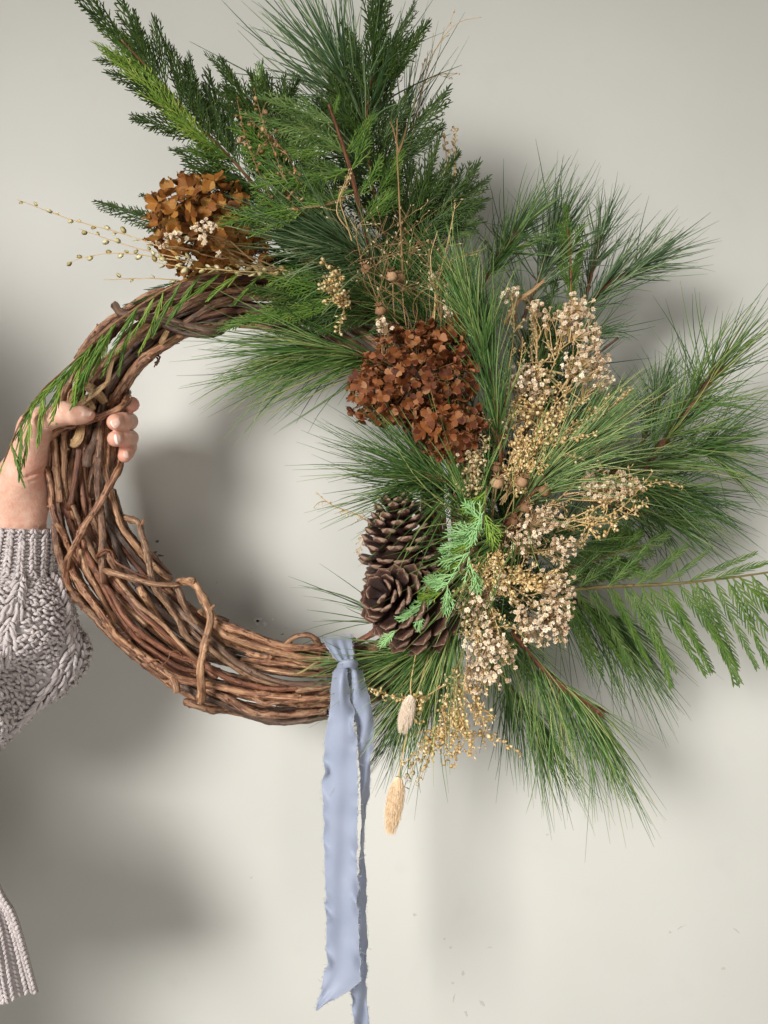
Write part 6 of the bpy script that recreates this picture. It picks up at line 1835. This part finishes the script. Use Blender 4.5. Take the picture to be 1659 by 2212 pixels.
def make_ribbon():
    rng = np.random.default_rng(31)
    root = thing('ribbon', 'frayed dusty blue silk ribbon tied round the bottom of the wreath with two long tails', 'ribbon', P(752, 1437, -.06))
    org = np.array(root.location)

    def sheet(name, left, right, n, m, wave, fray=True, thick=.0005, edge_ripple=.0):
        a = spl(PL(left), n); b = spl(PL(right), n)
        u = np.linspace(0, 1, m)
        p = a[:, None] * (1 - u)[None, :, None] + b[:, None] * u[None, :, None]
        if edge_ripple:
            s = np.linspace(0, 1, n)
            Lm = np.linalg.norm(np.diff(a, axis=0), axis=1).sum()
            for side, uu in ((0, u), (1, 1 - u)):
                rp = np.zeros(n)
                for f, amp in ((Lm / .024, 1.0), (Lm / .041, .8), (Lm / .016, .35)):
                    rp += amp * np.sin(2 * math.pi * f * s + rng.uniform(0, 6) + 1.5 * np.sin(s * 9 + side))
                rp = rp * (.55 + .45 * np.sin(s * 13.7 + rng.uniform(0, 6)) + .35 * np.sin(s * 31 + rng.uniform(0, 6)))
                w = np.exp(-(uu / .14) ** 2)
                p[:, :, 1] += edge_ripple * rp[:, None] * w[None, :]
                p[:, :, 0] += edge_ripple * .34 * rp[:, None] * w[None, :] * (1 if side else -1)
        V = np.linspace(0, 1, n)[:, None]
        p[:, :, 1] += wave(V, u[None, :])
        clampy(p)
        du = np.gradient(p, axis=1); dv = np.gradient(p, axis=0)
        nn = nrm(np.cross(du, dv))
        f_ = p.reshape(-1, 3); k_ = (p - nn * thick).reshape(-1, 3)
        i = np.arange(n - 1)[:, None] * m; j = np.arange(m - 1)[None]
        q = np.stack([i + j, i + j + 1, i + m + j + 1, i + m + j], -1).reshape(-1, 4)
        N = n * m
        fl = np.stack([np.repeat(V, m, 1), np.repeat(u[None], n, 0), V * 0 + u[None] * 0], -1).reshape(-1, 3)
        g = MB(); g.add(np.vstack([f_, k_]) - org, np.vstack([q, q[:, ::-1] + N]), None, np.vstack([fl, fl]))
        o = g.obj(name, M['ribbon'], root)
        if fray:
            k = 700
            t = rng.random(k); side = rng.random(k) < .5
            x = t * (n - 1); i0 = np.clip(x.astype(int), 0, n - 2)
            e = np.where(side[:, None], p[i0, 0], p[i0, -1]); out = nrm(np.where(side[:, None], p[i0, 0] - p[i0, 2], p[i0, -1] - p[i0, -3]))
            d = nrm(out * .8 + rng.normal(0, .45, (k, 3)))
            l = rng.uniform(.0008, .0024, k) * np.where(rng.random(k) < .02, 4.0, 1)
            s = np.linspace(0, 1, 4)
            pts = e[:, None] + (l[:, None] * s)[..., None] * d[:, None] + rng.normal(0, .0008, (k, 1, 3)) * (s ** 2)[None, :, None]
            g = MB(); strands(g, pts - org, np.full((k, 4), .00016), 3)
            # a loose twisted selvage thread along both edges
            for ed in (p[:, 0], p[:, -1]):
                tube(g, ed + rng.normal(0, .0003, ed.shape) - org, .0004, 4, rough=.2, rng=rng)
            fo = g.obj('frayed_edge', M['fray'], o); fo['kind'] = 'stuff'
        return o
    F0 = -.066
    # front tail
    sheet('ribbon_tail',
          [(736, 1437, -.060), (721, 1452, F0), (716, 1480, -.068), (715, 1515, -.066), (710, 1550, -.062), (703, 1590, -.060), (700, 1640, -.058), (698, 1700, -.058), (700, 1800, -.06), (703, 1900, -.062), (705, 2000, -.064), (706, 2060, -.066), (703, 2095, -.068), (694, 2140, -.07), (682, 2181, -.072)],
          [(750, 1437, -.066), (751, 1452, -.074), (753, 1480, -.074), (757, 1515, -.070), (765, 1550, -.066), (769, 1590, -.062), (771, 1640, -.06), (773, 1700, -.06), (771, 1800, -.058), (772, 1900, -.06), (774, 2000, -.062), (777, 2060, -.064), (777, 2095, -.066), (772, 2125, -.068), (686, 2181, -.072)],
          150, 26, lambda v, u: -.010 * np.sin(np.clip(u, 0, 1) * math.pi) * np.exp(-((v - .06) / .09) ** 2) + .0014 * np.sin(u * 7 + v * 6) * np.sin(u * math.pi) + .0007 * np.sin(v * 41 + u * 3) * np.sin(u * math.pi), edge_ripple=.0030)
    # back tail, seen mostly edge on beside the front one
    sheet('ribbon_tail',
          [(754, 1437, -.060), (755, 1455, -.068), (756, 1480, -.066), (760, 1515, -.062), (768, 1550, -.056), (773, 1600, -.052), (777, 1660, -.050), (780, 1720, -.048), (781, 1780, -.046), (778, 1850, -.042), (768, 1930, -.040), (762, 2000, -.040), (758, 2080, -.040), (757, 2140, -.040), (764, 2200, -.040), (772, 2260, -.04)],
          [(766, 1437, -.056), (780, 1452, -.062), (791, 1482, -.062), (800, 1520, -.058), (806, 1560, -.054), (806, 1600, -.050), (798, 1650, -.044), (800, 1690, -.042), (790, 1755, -.036), (785, 1830, -.032), (791, 1900, -.030), (790, 1960, -.030), (793, 2050, -.030), (790, 2130, -.030), (797, 2210, -.030), (799, 2260, -.03)],
          150, 16, lambda v, u: -.008 * np.sin(u * math.pi) * np.exp(-((v - .08) / .10) ** 2) + .0016 * np.sin(v * 45 + u * 6), edge_ripple=.0020)
    # the band over the wreath: knot, up over the inner edge, down behind, back up the front under the tails
    L = [(738, 1436, -.056), (722, 1420, -.050), (708, 1400, -.042), (700, 1384, -.030), (699, 1376, -.012), (700, 1380, .010), (704, 1430, .032), (708, 1500, .034), (712, 1556, .016), (716, 1562, -.010), (720, 1540, -.036), (735, 1480, -.052), (744, 1445, -.054)]
    R_ = [(762, 1436, -.056), (763, 1418, -.050), (761, 1398, -.042), (758, 1380, -.030), (757, 1372, -.012), (758, 1376, .010), (760, 1430, .032), (764, 1500, .034), (768, 1552, .016), (772, 1558, -.010), (772, 1540, -.036), (764, 1480, -.052), (758, 1445, -.054)]
    sheet('ribbon_loop', L, R_, 90, 22, lambda v, u: .0022 * np.sin(u * 17) * np.sin(u * math.pi) * np.exp(-(v / .22) ** 2))
    # the knot
    g = MB()
    n, k = 30, 14
    t = np.linspace(0, 1, n)
    p = spl(PL([(738, 1446, -.062), (742, 1436, -.074), (752, 1433, -.078), (762, 1434, -.072), (764, 1442, -.060), (756, 1448, -.054), (744, 1449, -.056)]), n)
    T, A, B = frames(p)
    th = np.arange(k) * 2 * math.pi / k
    rr = .0042 * (1 + .10 * np.sin(th * 4)[None] + .06 * np.sin(t * 9)[:, None]) * np.array([1.0])[None]
    v = p[:, None] + rr[..., None] * (np.cos(th)[None, :, None] * A[:, None] * 1.25 + np.sin(th)[None, :, None] * B[:, None] * .8)
    i = np.arange(n - 1)[:, None] * k; j = np.arange(k)[None]; j2 = (j + 1) % k
    g.add(v.reshape(-1, 3) - org, np.stack([i + j, i + j2, i + k + j2, i + k + j], -1).reshape(-1, 4))
    g.obj('knot', M['ribbon'], root)


make_ribbon()
